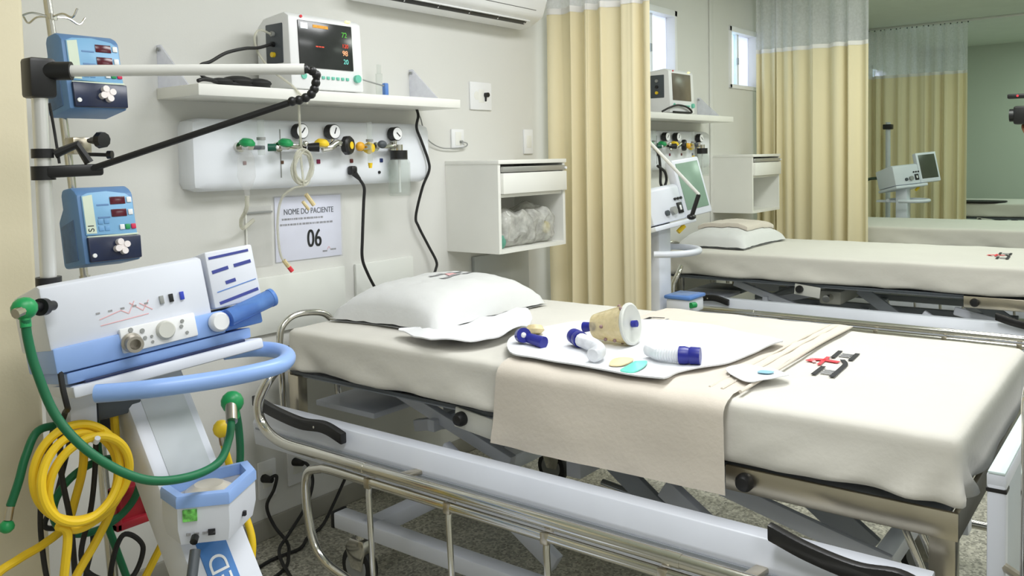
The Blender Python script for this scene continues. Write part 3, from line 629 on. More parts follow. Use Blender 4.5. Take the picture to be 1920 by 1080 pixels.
MB().cyl((2.02, -1.06, .54), (1.95, -1.06, .54), .02).build('actuator_rod', CHR, bed)
MB().cyl((2.05, -1.3, .42), (2.05, -1.85, .36), .014).build('piston', CHR, bed)
MB().box(2.3, 2.45, -1.5, -1.3, .54, .61, .012).build('control_box', KNOBW, bed)
def caster(x, y):
    c = MB().tube([(x, y, .20), (x, y, .165)], .02, 14).prism([(y-.03, .165), (y+.03, .165), (y+.055, .13), (y+.03, .065), (y-.02, .065), (y-.035, .13)], x-.024, x+.024, 'yz', .004).build('caster', CHR, bed)
    MB().lathe([(0, -.02), (.045, -.02), (.048, -.012), (.048, .012), (.045, .02), (0, .02)], (x, y+.012, .07), (1, 0, 0), 24).build('wheel_hub', GREYP, c)
    MB().lathe([(.046, -.018), (.066, -.016), (.07, -.008), (.07, .008), (.066, .016), (.046, .018)], (x, y+.012, .07), (1, 0, 0), 28).build('tyre', RUB, c)
for xx in (1.80, 2.87):
    for yy in (-.56, -1.98): caster(xx, yy)
# foot board and head tube
fbo = MB().bar((1.845, -2.318, .71), (1.845, -2.318, .16), .032, .032, .004, up=(0, 1, 0)).bar((2.825, -2.318, .71), (2.825, -2.318, .16), .032, .032, .004, up=(0, 1, 0)).bar((1.83, -2.318, .715), (2.84, -2.318, .715), .034, .03, .004).bar((1.86, -2.318, .40), (2.81, -2.318, .40), .03, .03, .004).build('foot_board', BEDW, bed)
MB().box(1.87, 2.80, -2.324, -2.312, .42, .70, .002).build('foot_panel', M('foot_panel_grey', (176, 184, 190), .3, var=.04), fbo)
MB().bar((1.83, -2.318, .732), (2.84, -2.318, .732), .03, .006, .002).build('top_strip', M('mint_strip', (214, 230, 232), .3), fbo)
MB().box(1.828, 1.862, -2.336, -2.300, .694, .703, .002).build('joint_gasket', BLK, fbo)
MB().tube(spline([(1.79, -2.375, .22), (1.795, -2.375, .5), (1.80, -2.375, .80), (1.83, -2.37, .87), (1.90, -2.365, .885)], 8)+[(2.75, -2.365, .885)]+spline([(2.80, -2.365, .885), (2.87, -2.37, .86), (2.875, -2.375, .78), (2.875, -2.375, .22)], 6), .013, 12).build('foot_tube', CHR, bed)
for xa, xb in ((1.795, 1.84), (2.875, 2.83)): MB().tube([(xa, -2.375, .55), (xb, -2.33, .55)], .009, 8).build('tube_bracket', STL, bed)
hb = MB().tube([(1.86, -.11, .45)]+spline([(1.85, -.11, .72), (1.86, -.112, .775), (1.90, -.115, .808), (1.96, -.12, .815), (2.04, -.12, .80), (2.09, -.12, .76)], 6)+[(2.10, -.12, .45)], .012, 12).build('head_tube', CHR, bed)
MB().tube([(2.57, -.12, .45)]+spline([(2.58, -.12, .76), (2.63, -.12, .80), (2.71, -.12, .815), (2.77, -.115, .808), (2.81, -.112, .775), (2.82, -.11, .72)], 6)+[(2.81, -.11, .45)], .012, 12).build('head_tube', CHR, bed)
MB().tube([(1.86, -.115, .70), (2.81, -.115, .70)], .009, 8).build('head_crossbar', DKG, bed)
# mattress with the cream sheet
def drape(p):
    q = p.copy(); top = p.z > ZT-.03
    if not top:
        k = min(1, (ZT-.03-p.z)/.1)
        dep = ZT-p.z
        w = .005*math.sin(p.y*7+3*dep*8+1.5*math.sin(p.y*2.3))+.018*nz((p.x*.3, p.y+dep*2.2, dep*.6), 5, 2)+.006*nz((p.x*.3, p.y-dep*1.5, dep), 13, 6)
        for yc_ in (BYF, BYH):
            dy = abs(p.y-yc_); dx = min(abs(p.x-BX0), abs(p.x-BX1)); per = dy if dx < .04 else dx
            e = math.exp(-(per/.26)**2)*k; w += e*.013*math.sin(11*math.atan2(per, dep+.02)+2)
        if abs(p.x-BX0) < .05: q.x -= k*(.010+w)
        if abs(p.x-BX1) < .05: q.x += k*(.010+w)
        if abs(p.y-BYF) < .05: q.y -= k*(.006+.8*w)
        if p.z < .66: q.z += abs(.005*math.sin(p.y*7)+.010*nz((p.x, p.y, 0), 5, 4))-.004
    else:
        q.z += .003*nz((p.x, p.y, 0), 5, 7)+.0015*nz((p.x, p.y, 0), 18, 2)
    return q
mt = thing('mattress', 'cream sheeted mattress on the bed beside the blue-handled ventilator', 'mattress', (2.335, -1.2, .636), 'mattresses')
MB().rbox(BX0, BX1, BYF, BYH, .638, ZT, .024, 44, 130, 12, drape).build('sheet', SHEET, mt, smooth=60)
zt = ZT+.0035
def R_(pts, w, mat, nm): MB().ribbon(pts, w, zt).build(nm, mat, mt, smooth=0)
R_([(2.389, -1.838), (2.483, -1.831)], .012, INK, 'printed_bar'); R_([(2.382, -1.887), (2.474, -1.881)], .012, INK, 'printed_bar')
R_([(2.181, -1.854), (2.278, -1.849)], .012, INK, 'printed_bar')
R_(spline([(2.181, -1.900, 0), (2.284, -1.894, 0), (2.337, -1.888, 0), (2.378, -1.868, 0)], 5), .013, INK, 'printed_bar')
for (cx_, cy_, s_) in ((2.437, -1.858, 'HRT'), (2.228, -1.875, 'HRT')):
    text('|||', .03, GINK, TOP(cx_, cy_, zt, 0), mt, 'printed_lettering', bold=.001, sx=2.2)
R_(spline([(2.318, -1.796, 0), (2.345, -1.806, 0), (2.350, -1.832, 0), (2.345, -1.868, 0)], 6), .020, RED, 'printed_swoosh')
R_([(2.292, -1.832), (2.392, -1.826)], .010, RED, 'printed_swoosh'); R_([(2.36, -1.79), (2.31, -1.815)], .010, PINK, 'printed_swoosh')
bed2 = copy_tree(bed, (2.83, 0, 0), 'white hospital bed frame in the second bay, beside the ventilator with green screen')
mt2 = copy_tree(mt, (2.83, 0, 0), 'cream sheeted mattress of the second bay bed, carrying the folded blanket pillow')
bed3 = copy_tree(bed, (4.98, 0, 0), 'white hospital bed frame behind the second curtain, in front of far ventilator')
mt3 = copy_tree(mt, (4.98, 0, 0), 'cream sheeted mattress in front of the far ventilator with dark screen')
bed4 = copy_tree(bed, (8.30, 0, 0), 'white hospital bed frame against the far end wall')
mt4 = copy_tree(mt, (8.30, 0, 0), 'cream sheeted mattress by the far end wall, with a black mat')
tag(MB().sheet([(10.15, -.75), (10.15, -1.1), (10.4, -1.15), (10.42, -.72)], lambda x, y, t: ZT+.006, 3, 4, .012).build('black_mat', RUB), 'thin black mat lying on the far end mattress', 'mat')
# ------------------------------------------------------------------ pillow and things lying on the bed
def pillow(name, cx, cy, lx, ly, h, z0, rz, mat, label, seed, prints=False):
    t = thing(name, label, 'pillow', (cx, cy, z0), 'pillows on the beds')
    def fn(p):
        u = max(-1, min(1, p.x)); v = max(-1, min(1, p.y))
        a = max(0.0, (1-abs(u)**3.4)*(1-abs(v)**3.2)); th = h*(a**.45)
        x = u*lx/2*(1-.07*(1-abs(v)**2)*abs(u)**3); y = v*ly/2*(1-.09*(1-abs(u)**2)*abs(v)**3)
        s = .010*nz((x, y, 0), 9, seed)*a+.004*nz((x, y, 0), 28, seed)
        z = z0+.012+th*(.86 if p.z > 0 else .14*-0.6)+s*(1 if p.z > 0 else .2)
        if p.z <= 0: z = z0+.004+.004*abs(nz((x, y, 0), 9, seed))
        c, s_ = math.cos(rz), math.sin(rz)
        return Vector((cx+x*c-y*s_, cy+x*s_+y*c, z))
    b = MB()
    for sg in (1, -1):
        b.grid(lambda i, j: fn(Vector((-1+2*i, -1+2*j, sg))), 36, 26)
    bmesh.ops.remove_doubles(b.bm, verts=b.bm.verts, dist=.0005)
    # close the seam
    b.build('pillowcase', mat, t, smooth=70)
    return t, fn
pw, pf_ = pillow('pillow', 2.345, -.43, .66, .50, .145, ZT+.002, rad(2), LINEN, 'plump white pillow with grey and pink print beside the cabinet', 4)
def onp(u, v, d=.003):
    q = pf_(Vector((u, v, 1))); return Vector((q.x, q.y, q.z+d))
for v0, u0, u1, m_, w_, nm in ((.10, -.12, .46, GINK, .014, 'printed_bar'), (-.05, -.08, .50, GINK, .014, 'printed_bar'), (.03, .12, .26, PINK, .024, 'printed_swoosh')):
    b = MB(); n_ = 30
    b.grid(lambda i, j: onp(u0+(u1-u0)*i, v0+(j-.5)*w_*4), n_, 3).build(nm, m_, pw, smooth=60)
z_ = ZT+.004
def wz(amp, sc, seed, edge=0.0): return lambda x, y, t: z_+.004+amp*(.5+.5*noise.noise(Vector((x*sc, y*sc, seed))))+edge*t**4*(.5+.5*noise.noise(Vector((x*9, y*9, seed+3))))
bagz = wz(.035, 11, 2, .01)
def bag_z(x, y, t): return z_+.002+(bagz(x, y, t)-z_-.002)*(max(.0, min(1, (-.668-y)/.05)) if x > 2.0 else 1)
tag(MB().sheet([(2.015, -.655), (1.95, -.60), (1.90, -.70), (1.865, -.84), (1.92, -.93), (2.04, -.96), (2.2, -.93), (2.36, -.83), (2.42, -.72), (2.33, -.672), (2.2, -.668), (2.1, -.668)], bag_z, 10, 6).build('plastic_bag', CLEAR('white_film', (246, 246, 248), .97, .3, (246, 247, 250), 16, .03)), 'crumpled white plastic bag tucked against the front of pillow', 'bag')
tag(MB().sheet([(2.07, -.97), (1.89, -1.10), (1.87, -1.22), (1.86, -1.40), (1.858, -1.57), (1.87, -1.60), (1.95, -1.592), (2.05, -1.63), (2.16, -1.665), (2.30, -1.675), (2.41, -1.69), (2.44, -1.66), (2.49, -1.54), (2.54, -1.38), (2.53, -1.26), (2.48, -1.16), (2.38, -1.04), (2.25, -.97)], lambda x, y, t: z_+.010+.006*(.5+.5*noise.noise(Vector((x*9, y*5, 1))))+.012*t**6*(.5+.5*noise.noise(Vector((x*7, y*7, 6)))), 14, 6, .004).build('absorbent_pad', PADM), 'white absorbent pad spread under the breathing circuit on bed', 'pad')
# draw sheet hanging over the near side
def dsheet(u, v):
    y = -1.105-.665*u; s = v*(.97+.215+.02)
    wv = .004*nz((s*1.0, y, 0), 10, 3)
    if s < .94:
        return Vector((BX1-s, y+.01*math.sin(s*3), z_+.006+wv+.003*math.exp(-((u-.93)/.04)**2)))
    if s < 1.0:
        a = (s-.94)/.06*math.pi/2; r = .038
        return Vector((1.88-r*1.6*math.sin(a), y, z_+.006-r+r*math.cos(a)+wv))
    h = (s-1.0)/.205
    fl = .010*h*math.sin(u*9+1.2)+.008*h*nz((u*3, h, 0), 2, 5)
    dr_ = .188*(1-.05*u+.015*math.sin(u*11))
    return Vector((1.819-.012*h+fl, y+.02*h*(1-1.6*u)*1.0, z_-.032-dr_*h))
ds = thing('draw_sheet', 'beige draw sheet across the bed, hanging down over its side', 'sheet', (2.3, -1.44, .57))
b = MB().grid(dsheet, 60, 90); b.build('cloth', DRAW, ds, smooth=70)
for k, yy in enumerate((-1.70, -1.725, -1.765)):
    MB().tube(spline([(2.80-.0*k, yy-.002, z_+.008), (2.5, yy, z_+.010), (2.2, yy-.004*k, z_+.009), (1.9, yy-.006*k, z_+.008)], 6), .0035+.001*(k == 2), 6).build('pleat', DRAW, ds)
for pts_, w_, m_ in (([(2.555, -1.162), (2.605, -1.160)], .012, INK), ([(2.605, -1.165), (2.617, -1.205)], .008, INK), ([(2.575, -1.225), (2.61, -1.222)], .008, GINK)):
    MB().ribbon(pts_, w_, z_+.0115).build('printed_bar', m_, ds, smooth=0)
fl = thing('paper_strip', 'white paper strip with light blue oval mark on the draw sheet', 'paper', (2.03, -1.74, z_))
MB().sheet([(2.05, -1.675), (1.98, -1.735), (1.965, -1.775), (2.01, -1.80), (2.07, -1.83), (2.10, -1.80), (2.12, -1.72), (2.11, -1.685)], lambda x, y, t: z_+.016+.003*noise.noise(Vector((x*20, y*20, 1))), 5, 5, .002).build('strip', PADM, fl)
MB().sheet([(2.045, -1.762), (2.05, -1.79), (2.075, -1.792), (2.07, -1.762)], lambda x, y, t: z_+.0208, 3, 5, .001).build('oval_mark', M('pale_blue_print', (140, 188, 206), .5), fl)
# breathing circuit
def corr(pts, r, pitch=.007): 
    P = spline(pts, 10); L = [0]
    for a_, c_ in zip(P, P[1:]): L.append(L[-1]+(c_-a_).length)
    n_ = int(L[-1]/(pitch/4)); out = []
    for i in range(n_+1):
        d_ = L[-1]*i/n_; k = 0
        while k < len(L)-2 and L[k+1] < d_: k += 1
        out.append(P[k].lerp(P[k+1], (d_-L[k])/max(1e-6, L[k+1]-L[k])))
    return out, (lambda t: r*(1+.10*math.sin(t*n_/4*2*math.pi)))
zc = z_+.042
def hose(name, label, pts, ends):
    t = thing(name, label, 'tube', (pts[0][0], pts[0][1], z_), 'breathing circuit pieces')
    P, rf = corr(pts, .0185); MB().tube(P, rf, 12).build('corrugated_tube', CLEAR('white_tube', (240, 242, 246), .8, .25, (240, 242, 246)), t)
    for (p, q) in ends: MB().lathe([(0, 0), (.0235, 0), (.024, .014), (.021, .026), (.023, .03), (.022, .055), (0, .055)], p, Vector(q)-Vector(p), 20).build('connector', CBLUE, t)
    return t
hose('breathing_hose', 'white corrugated hose curving from a blue end beneath printed chamber', [(2.05, -1.235, zc), (2.015, -1.295, zc), (1.975, -1.34, zc), (1.945, -1.357, zc-.002), (1.915, -1.36, zc-.003)], [((2.05, -1.235, zc), (2.11, -1.145, zc+.004))])
hose('breathing_hose', 'pale corrugated hose ending in a blue connector near the paper strip', [(2.06, -1.45, zc-.002), (2.03, -1.50, zc-.002), (2.03, -1.56, zc)], [((2.03, -1.555, zc), (2.055, -1.64, zc+.002))])
yc = thing('y_connector', 'dark blue angled connector with round port near the plastic bag', 'connector', (2.0, -1.06, z_))
MB().lathe([(.008, 0), (.021, 0), (.022, .03), (.008, .03)], (2.01, -1.05, zc), (-.55, -.75, .2), 18).build('port', CBLUE, yc)
MB().tube([(2.012, -1.045, zc), (2.0, -1.14, zc-.01)], .013, 14, r1=.018).build('arm', CBLUE, yc)
MB().ball((1.994, -1.07, zc+.006), .009).build('port_core', PLW, yc)
tag(MB().lathe([(0, .0), (.02, .002), (.03, .012), (.022, .026), (0, .03)], (2.12, -1.02, z_+.024), (.3, .2, 1), 16).build('yellow_cup', BEIGEP), 'small yellowish cup behind the angled blue connector', 'cup')
hc = thing('humidifier_chamber', 'yellowish printed conical chamber lying on its side on the bed', 'chamber', (2.1, -1.3, z_))
A_ = Vector((2.16, -1.215, .845)); Bq = Vector((2.165, -1.325, .862)); ax = (Bq-A_).normalized()
MB().lathe([(.012, -.01), (.036, 0), (.039, .01), (.058, (Bq-A_).length), (.061, (Bq-A_).length+.004)], A_, ax, 28).build('cone', CLEAR('amber_cone', (244, 236, 208), .62, .12, (232, 218, 176), 55, .5), hc)
MB().lathe([(0, 0), (.058, 0), (.062, .004), (.062, .010), (.056, .013), (.05, .010), (0, .010)], Bq, ax, 28).build('end_disc', M('chamber_grey', (206, 208, 202), .3), hc)
for k in range(9):
    a = k*.9; s_ = .03+.02*(k % 3)/1; x_ = ax.orthogonal().normalized(); y_ = ax.cross(x_); rr = .0395+.0185*s_*1.6/.11
    c_ = A_+ax*s_*1.6+(x_*math.cos(a)+y_*math.sin(a))*rr*1.04
    MB().ball(c_, .0055, (1, 1, 1), 8).build('printed_mark', M('brown_print', (150, 122, 120), .6), hc)
MB().cyl(A_-ax*.005, A_-ax*.04, .012, .016).build('inlet', CBLUE, hc)
MB().cyl(Bq+ax*.012, Bq+ax*.028, .010).build('outlet', CBLUE, hc)
tag(MB().sheet([(1.965, -1.392), (1.905, -1.418), (1.925, -1.446), (1.995, -1.438), (2.0, -1.405)], lambda x, y, t: z_+.021+.008*(1-t), 4, 5, .003).build('paper_wrapper', M('cream_wrapper', (238, 218, 172), .6)), 'cream paper wrapper under the printed chamber', 'wrapper')
tag(MB().sheet([(1.91, -1.462), (1.868, -1.472), (1.872, -1.505), (1.93, -1.502), (1.99, -1.482), (1.985, -1.466)], lambda x, y, t: z_+.021+.014*(1-t), 4, 5, .003).build('teal_cap', TEAL), 'teal plastic piece beside the cream paper wrapper', 'cap')
# second bay pillow
pw2, pf2 = pillow('pillow', 5.16, -.36, .70, .44, .12, ZT+.002, 0, LINEN, 'white pillow in the second bay under a folded blanket', 9)
def on_pillow(p):
    q = pf2(Vector(((p.x-5.16)/.35, (p.y+.36)/.22, 1)))
    return Vector((p.x, p.y, q.z+.001+(p.z-ZT)+.006*(.5+.5*nz((p.x, p.y, 0), 8, 2))*(1 if p.z > ZT+.012 else 0)))
tag(MB().rbox(5.0, 5.44, -.52, -.19, ZT, ZT+.026, .008, 20, 16, 3, on_pillow).build('folded_blanket', DRAW), 'folded beige blanket resting on the second bay pillow', 'blanket')
# ------------------------------------------------------------------ second bay: copies of the wall fittings
copy_tree(sh, (BAY, 0, 0), 'white wall shelf in the second bay, carrying the brown-screened monitor')
monitor(4.585, 'white patient monitor with brown blank screen on second bay shelf', SCRB)
gp2 = copy_tree(gp, (BAY, 0, 0), 'long white gas panel of the second bay, under the brown-screened monitor')
for g_, lb in zip(gauges, ('second bay round gauge nearest the green valves', 'second bay round gauge above the chrome regulator', 'second bay round gauge above the suction jar')): copy_tree(g_, (BAY, 0, 0), lb)
copy_tree(fm, (BAY, 0, 0), 'second bay green capped oxygen flowmeter on gas panel')
copy_tree(r1, (BAY, 0, 0), 'second bay green capped vacuum regulator with black knob')
copy_tree(r2, (BAY, 0, 0), 'second bay chrome air regulator with yellow nut and black knob')
copy_tree(f2, (BAY, 0, 0), 'second bay yellow air flowmeter with clear tube')
copy_tree(sj, (BAY, 0, 0), 'second bay clear suction jar with black lid')
copy_tree(cb, (BAY, 0, 0), 'white wall cabinet with drawer and empty niche by the second curtain')
tag(MB().tube(spline([(4.50, -.215, 1.605), (4.56, -.237, 1.63), (4.66, -.239, 1.646), (4.78, -.239, 1.636), (4.84, -.237, 1.609), (4.74, -.2365, 1.605), (4.6, -.2365, 1.605)]), .006, 8).build('coiled_lead', RUB), 'black lead coiled in front of the brown-screened monitor', 'cable')
# ------------------------------------------------------------------ infusion stand with two pumps
iv = thing('infusion_stand', 'chrome infusion stand with hooks, carrying two blue pumps', 'stand', (1.10, -.3, 0))
pt, pb = Vector((1.05, -.258, 1.83)), Vector((1.12, -.258, 1.0))
MB().cyl(pt, pb, .0105, n=14).build('upper_pole', CHR, iv)
MB().cyl(pb+Vector((-.004, 0, .06)), (1.16, -.258, .10), .014, n=14).build('lower_pole', CHR, iv)
for k in range(4):
    a = rad(12+90*k); dx, dy = math.cos(a), math.sin(a); c = Vector((1.058, -.258, 1.742))
    MB().tube(spline([c, c+Vector((dx*.05, dy*.05, .004)), c+Vector((dx*.085, dy*.085, -.008)), c+Vector((dx*.105, dy*.105, .012))], 5), .0028, 7).build('hook', CHR, iv)
MB().cyl((1.062, -.258, 1.735), (1.062, -.258, 1.75), .014).build('hook_collar', CHR, iv)
for k in range(5):
    a = rad(72*k+20); c = Vector((1.16, -.258, .10))
    lg_ = MB().bar(c, c+Vector((math.cos(a)*.17, math.sin(a)*.17, -.035)), .022, .022, .004).build('base_leg', CHR, iv)
    MB().ball(c+Vector((math.cos(a)*.17, math.sin(a)*.17, -.073)), .027, (1, 1, 1), 12).build('castor', RUB, lg_)
ck = MB().box(1.075, 1.125, -.315, -.265, 1.385, 1.43, .006).build('pole_clamp', STL, iv)
MB().lathe([(0, .018), (.02, .016), (.022, 0), (.012, -.012), (.006, -.04)], (1.115, -.375, 1.42), (.25, -1, 0), 10).build('clamp_knob', BLK, ck)
MB().cyl((1.10, -.31, 1.385), (1.14, -.36, 1.382), .005).lathe([(0, .008), (.011, .006), (.011, -.006), (0, -.008)], (1.145, -.366, 1.382), (.6, -.8, 0), 12).build('clamp_screw', BLK, ck)
def pump(O, label):
    t = thing('infusion_pump', label, 'pump', tuple(Vector(O)+Vector((.07, .06, 0))), 'infusion pumps on the stand')
    F = frame(O, 0, 10)
    arc = lambda u: .185+.022*math.sin(math.pi*min(1, max(0, (u+.02)/.16)))
    def pfn(v):  # body widens to the back
        return v
    poly = [(0, 0), (0, .178), (-.012, .192), (-.03, .203), (-.075, .205), (-.085, .19), (-.085, .155), (-.115, .125), (-.118, .01), (-.11, 0)]
    b = MB(F @ Matrix(((0, 0, 1, 0), (0, 1, 0, 0), (1, 0, 0, 0), (0, 0, 0, 1)))); b.prism(poly, -.006, .143, 'xy', .006)
    b.build('body', PUMPB, t)
    MB(F @ Matrix(((0, 0, 1, 0), (0, 1, 0, 0), (1, 0, 0, 0), (0, 0, 0, 1)))).prism([(-.03, .015), (-.03, .12), (-.10, .11), (-.10, .015)], -.008, -.004, 'xy', .001).build('side_recess_shade', M('pump_shadow_blue', (78, 108, 148), .5, var=.15, scale=40), t)  # thin plate in a darker body blue, painting the shade of a recess
    fp = MB(F).prism([(.004, .074), (.139, .070), (.137, .165), (.12, .178), (.07, .186), (.02, .183), (.004, .176)], .0, .004, 'xy', .001).build('face_plate', PUMPF, t)
    MB(F).prism([(.006, .078), (.032, .077), (.031, .178), (.006, .174)], .004, .0052).build('label_strip', LBL, fp)
    text('S1', .022, INK, F @ Matrix.Translation((.019, .092, .0054)) @ Matrix.Rotation(rad(90), 4, 'Z'), fp) if 'lower' in label else None
    for v in (.150, .117):
        MB(F).box(.076, .117, v, v+.02, .004, .0058, .001).build('display', REDLED, fp)
        MB(F).box(.121, .134, v+.003, v+.018, .004, .007, .002).build('button', PLW, fp)
        MB(F).box(.04, .072, v-.002, v+.002, .004, .005).build('printed_line', PUMPB, fp)
    for u, m_ in ((.093, PLW), (.108, GREEN), (.124, M('red_button', (214, 40, 84), .4))):
        MB(F).box(u, u+.013, .082, .096, .004, .008, .002).build('button', m_, fp)
    for u, v in ((.038, .082), (.054, .082), (.038, .1), (.054, .1)):
        MB(F).box(u, u+.013, v, v+.013, .004, .006, .001).build('key', M('pump_key', (112, 164, 212), .4), fp)
    dr_ = MB(F).prism([(.004, .004), (.14, .004), (.144, .064), (.004, .068)], .0, .012, 'xy', .003).build('door', PUMPN, t)
    MB(F).box(.006, .141, .066, .071, .0, .006, .001).build('trim_line', LBL, t)
    k = MB(F)
    for a in range(4): k.cyl((.085, .037, .012), (.085, .037, .024), .0105, n=14) if a == 0 else None
    for a in range(4):
        k.cyl((.085+.013*math.cos(rad(90*a+20)), .037+.013*math.sin(rad(90*a+20)), .012), (.085+.013*math.cos(rad(90*a+20)), .037+.013*math.sin(rad(90*a+20)), .026), .0085, n=12)
    k.build('clamp_knob', M('knob_white', (240, 232, 230), .4), dr_)
    MB(F).cyl((.014, .02, .012), (.014, .02, .016), .0055, n=12).build('indicator', PLW, dr_)
    return t
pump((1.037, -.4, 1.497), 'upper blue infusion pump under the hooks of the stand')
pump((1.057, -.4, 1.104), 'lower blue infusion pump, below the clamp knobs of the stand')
# ------------------------------------------------------------------ ventilator with blue handle
vt = thing('ventilator', 'white and blue ventilator with round blue handle and inclined column', 'ventilator', (1.05, -.85, 0))
F = frame((.789, -.8, .936), -10, 10, 5)
SW = Matrix(((0, 0, 1, 0), (0, 1, 0, 0), (1, 0, 0, 0), (0, 0, 0, 1)))   # profile in (depth, height), swept along the width
MB(F @ SW).prism([(.0, .046), (.0, .176), (-.02, .182), (-.22, .17), (-.24, .15), (-.24, .046)], -.002, .338, 'xy', .006).build('case', VW, vt)
MB(F @ SW).prism([(.006, -.002), (.008, .050), (-.22, .050), (-.22, -.002)], .0, .36, 'xy', .005).build('lower_case', VB, vt)
MB(F @ SW).prism([(-.004, -.028), (.002, -.004), (-.22, -.004), (-.22, -.028)], .018, .42, 'xy', .004).build('base_band', VB, vt)
MB(F).box(.05, .40, -.033, -.027, -.2, .004, .001).build('gap_shade_strip', M('gap_shade_navy', (30, 44, 86), .4), vt)  # solid navy strip, paints the shadow between base band and tray
MB(F).box(.022, .44, -.058, -.033, -.22, .012, .006).build('tray', VW, vt)
cp = MB(F).box(.13, .293, .007, .060, .0, .014, .004).build('control_plate', PLW, vt)
MB(F).lathe([(.012, .0), (.02, .0), (.021, .012), (.016, .014), (.0155, .045), (.017, .05), (.011, .05), (.010, .02), (0, .02)], (.148, .028, .014), (-.15, -.1, 1), 24).build('gas_port', M('port_metal', (176, 170, 160), .3, .7), cp)
MB(F).lathe([(0, .010), (.017, .010), (.02, .006), (.021, 0)], (.223, .036, .014), (0, 0, 1), 28).build('round_dial', KNOBW, cp)
for u, v, s_ in ((.152, .053, .005), (.175, .046, .005), (.178, .030, .004), (.192, .03, .003), (.192, .018, .003), (.262, .047, .004), (.258, .036, .004), (.268, .02, .0035)):
    MB(F).cyl((u, v, .014), (u, v, .0165), s_, n=10).build('button', GREYP, cp)
for u, c_ in ((.232, GREYP), (.253, BLK), (.277, M('blue_button', (50, 70, 190), .4))):
    MB(F).box(u-.0045, u+.0045, .093, .111, .0, .005, .001).build('switch', c_, vt)
for k, (a_, b_) in enumerate((((.10, .088), (.145, .098)), ((.145, .098), (.16, .088)), ((.16, .088), (.175, .112)), ((.165, .110), (.19, .088)), ((.19, .088), (.205, .108)), ((.185, .105), (.21, .086)), ((.10, .075), (.20, .079)))):
    MB(F).bar((a_[0], a_[1], .0005), (b_[0], b_[1], .0005), .0016, .001, 0, up=(0, 0, 1)).build('printed_line', PINK, vt)
for k in range(5):
    MB(F).box(.095+.025*k, .103+.025*k, .100, .1035, .0, .0012).build('printed_line', GINK, vt)
# label module at the right end
lm = MB(F @ SW).prism([(.004, .056), (.004, .188), (-.18, .18), (-.18, .056)], .345, .462, 'xy', .005).build('label_module', VW, vt)
for a_, b_, w_, m_ in (((.352, .172), (.450, .175), .006, NAVY), ((.354, .139), (.394, .144), .008, NAVY), ((.408, .145), (.451, .149), .008, NAVY), ((.381, .110), (.406, .113), .008, NAVY), ((.357, .092), (.455, .105), .002, VB2), ((.358, .066), (.456, .081), .007, NAVY)):
    MB(F).bar((a_[0], a_[1], .0045), (b_[0], b_[1], .0045), w_, .001, 0, up=(0, 0, 1)).build('printed_bar', m_, lm)
MB(F).tube([(.365, .03, .018), (.478, .052, .008)], .021, 20).build('blue_cylinder', BLUECLEAR, vt)
MB(F).cyl((.478, .052, .008), (.486, .0535, .0075), .022).build('cylinder_cap', VB2, vt)
MB(F).lathe([(0, .012), (.018, .012), (.022, .006), (.022, -.01)], (.342, .026, .02), (.0, 0, 1), 24).build('white_knob', PLW, vt)
MB(F @ SW).prism([(.0, .0), (.0, .05), (-.2, .05), (-.2, .0)], .36, .455, 'xy', .005).build('end_case', VB2, vt)
MB().tube([Vector((.836, -.866, .895))]+spline([(.87, -.905, .897), (.921, -.95, .90), (1.015, -.99, .90), (1.106, -1.008, .90), (1.185, -1.0, .90), (1.25, -.94, .90), (1.272, -.86, .90), (1.245, -.80, .90), (1.19, -.775, .90)], 8), .0185, 18).build('ring_handle', VB, vt)
# inclined column, top shell
cl = MB()
ct = Vector((1.04, -.66, .86)); cbt = Vector((1.065, -.93, .40))
cl.bar(ct, cbt+(cbt-ct)*.75, .155, .10, .012, up=(0, -1, 0)).build('column', VW, vt)
cd_ = (cbt-ct).normalized()
cn_ = Vector((0, -1, 0))-cd_*Vector((0, -1, 0)).dot(cd_); cn_.normalize(); cs_ = cd_.cross(cn_)
if cs_.x < 0: cs_ = -cs_
FC = Matrix((cs_, -cd_, cn_)).transposed().to_4x4()
def colf(t, off=.051): m = FC.copy(); m.translation = ct+(cbt-ct)*t+cn_*off; return m
MB(colf(.30)).box(-.045, .055, -.12, .11, -.002, .001, .001).build('column_panel', M('column_grey', (206, 212, 216), .4), vt)
for u, v in ((-.03, -.145), (.0, -.14), (.02, -.135), (.045, -.15)):
    MB(colf(.30)).cyl((u, v, -.002), (u, v, .003), .004, n=10).build('screw', VB2, vt)
st = MB(colf(1.12)).box(-.045, .022, -.28, .205, -.002, .002, .001).build('brand_strip', M('brand_blue', (70, 130, 200), .4), vt)
text('INTERMED', .062, PLW, colf(1.12) @ Matrix.Translation((-.012, .012, .0024)) @ Matrix.Rotation(rad(90), 4, 'Z'), st, 'brand_lettering', sx=.95)
MB().box(.80, 1.30, -1.30, -.75, .05, .10, .03).build('foot_base', VW, vt)
for xx in (.84, 1.26):
    for yy in (-1.26, -.79): MB().lathe([(0, -.015), (.03, -.015), (.035, -.008), (.035, .008), (.03, .015), (0, .015)], (xx, yy, .035), (1, 0, 0), 18).build('castor', RUB, vt)
MB().box(.84, .90, -.74, -.62, .78, .92, .008).build('rear_bracket', VW, vt)
MB().box(.90, 1.0, -.74, -.60, .80, .86, .006).build('valve_block', DKG, vt)
MB().tube([(.862, -.735, .785), (.858, -.812, .780), (.857, -.820, .790)], .006, 10).build('hose_peg', VW, vt)
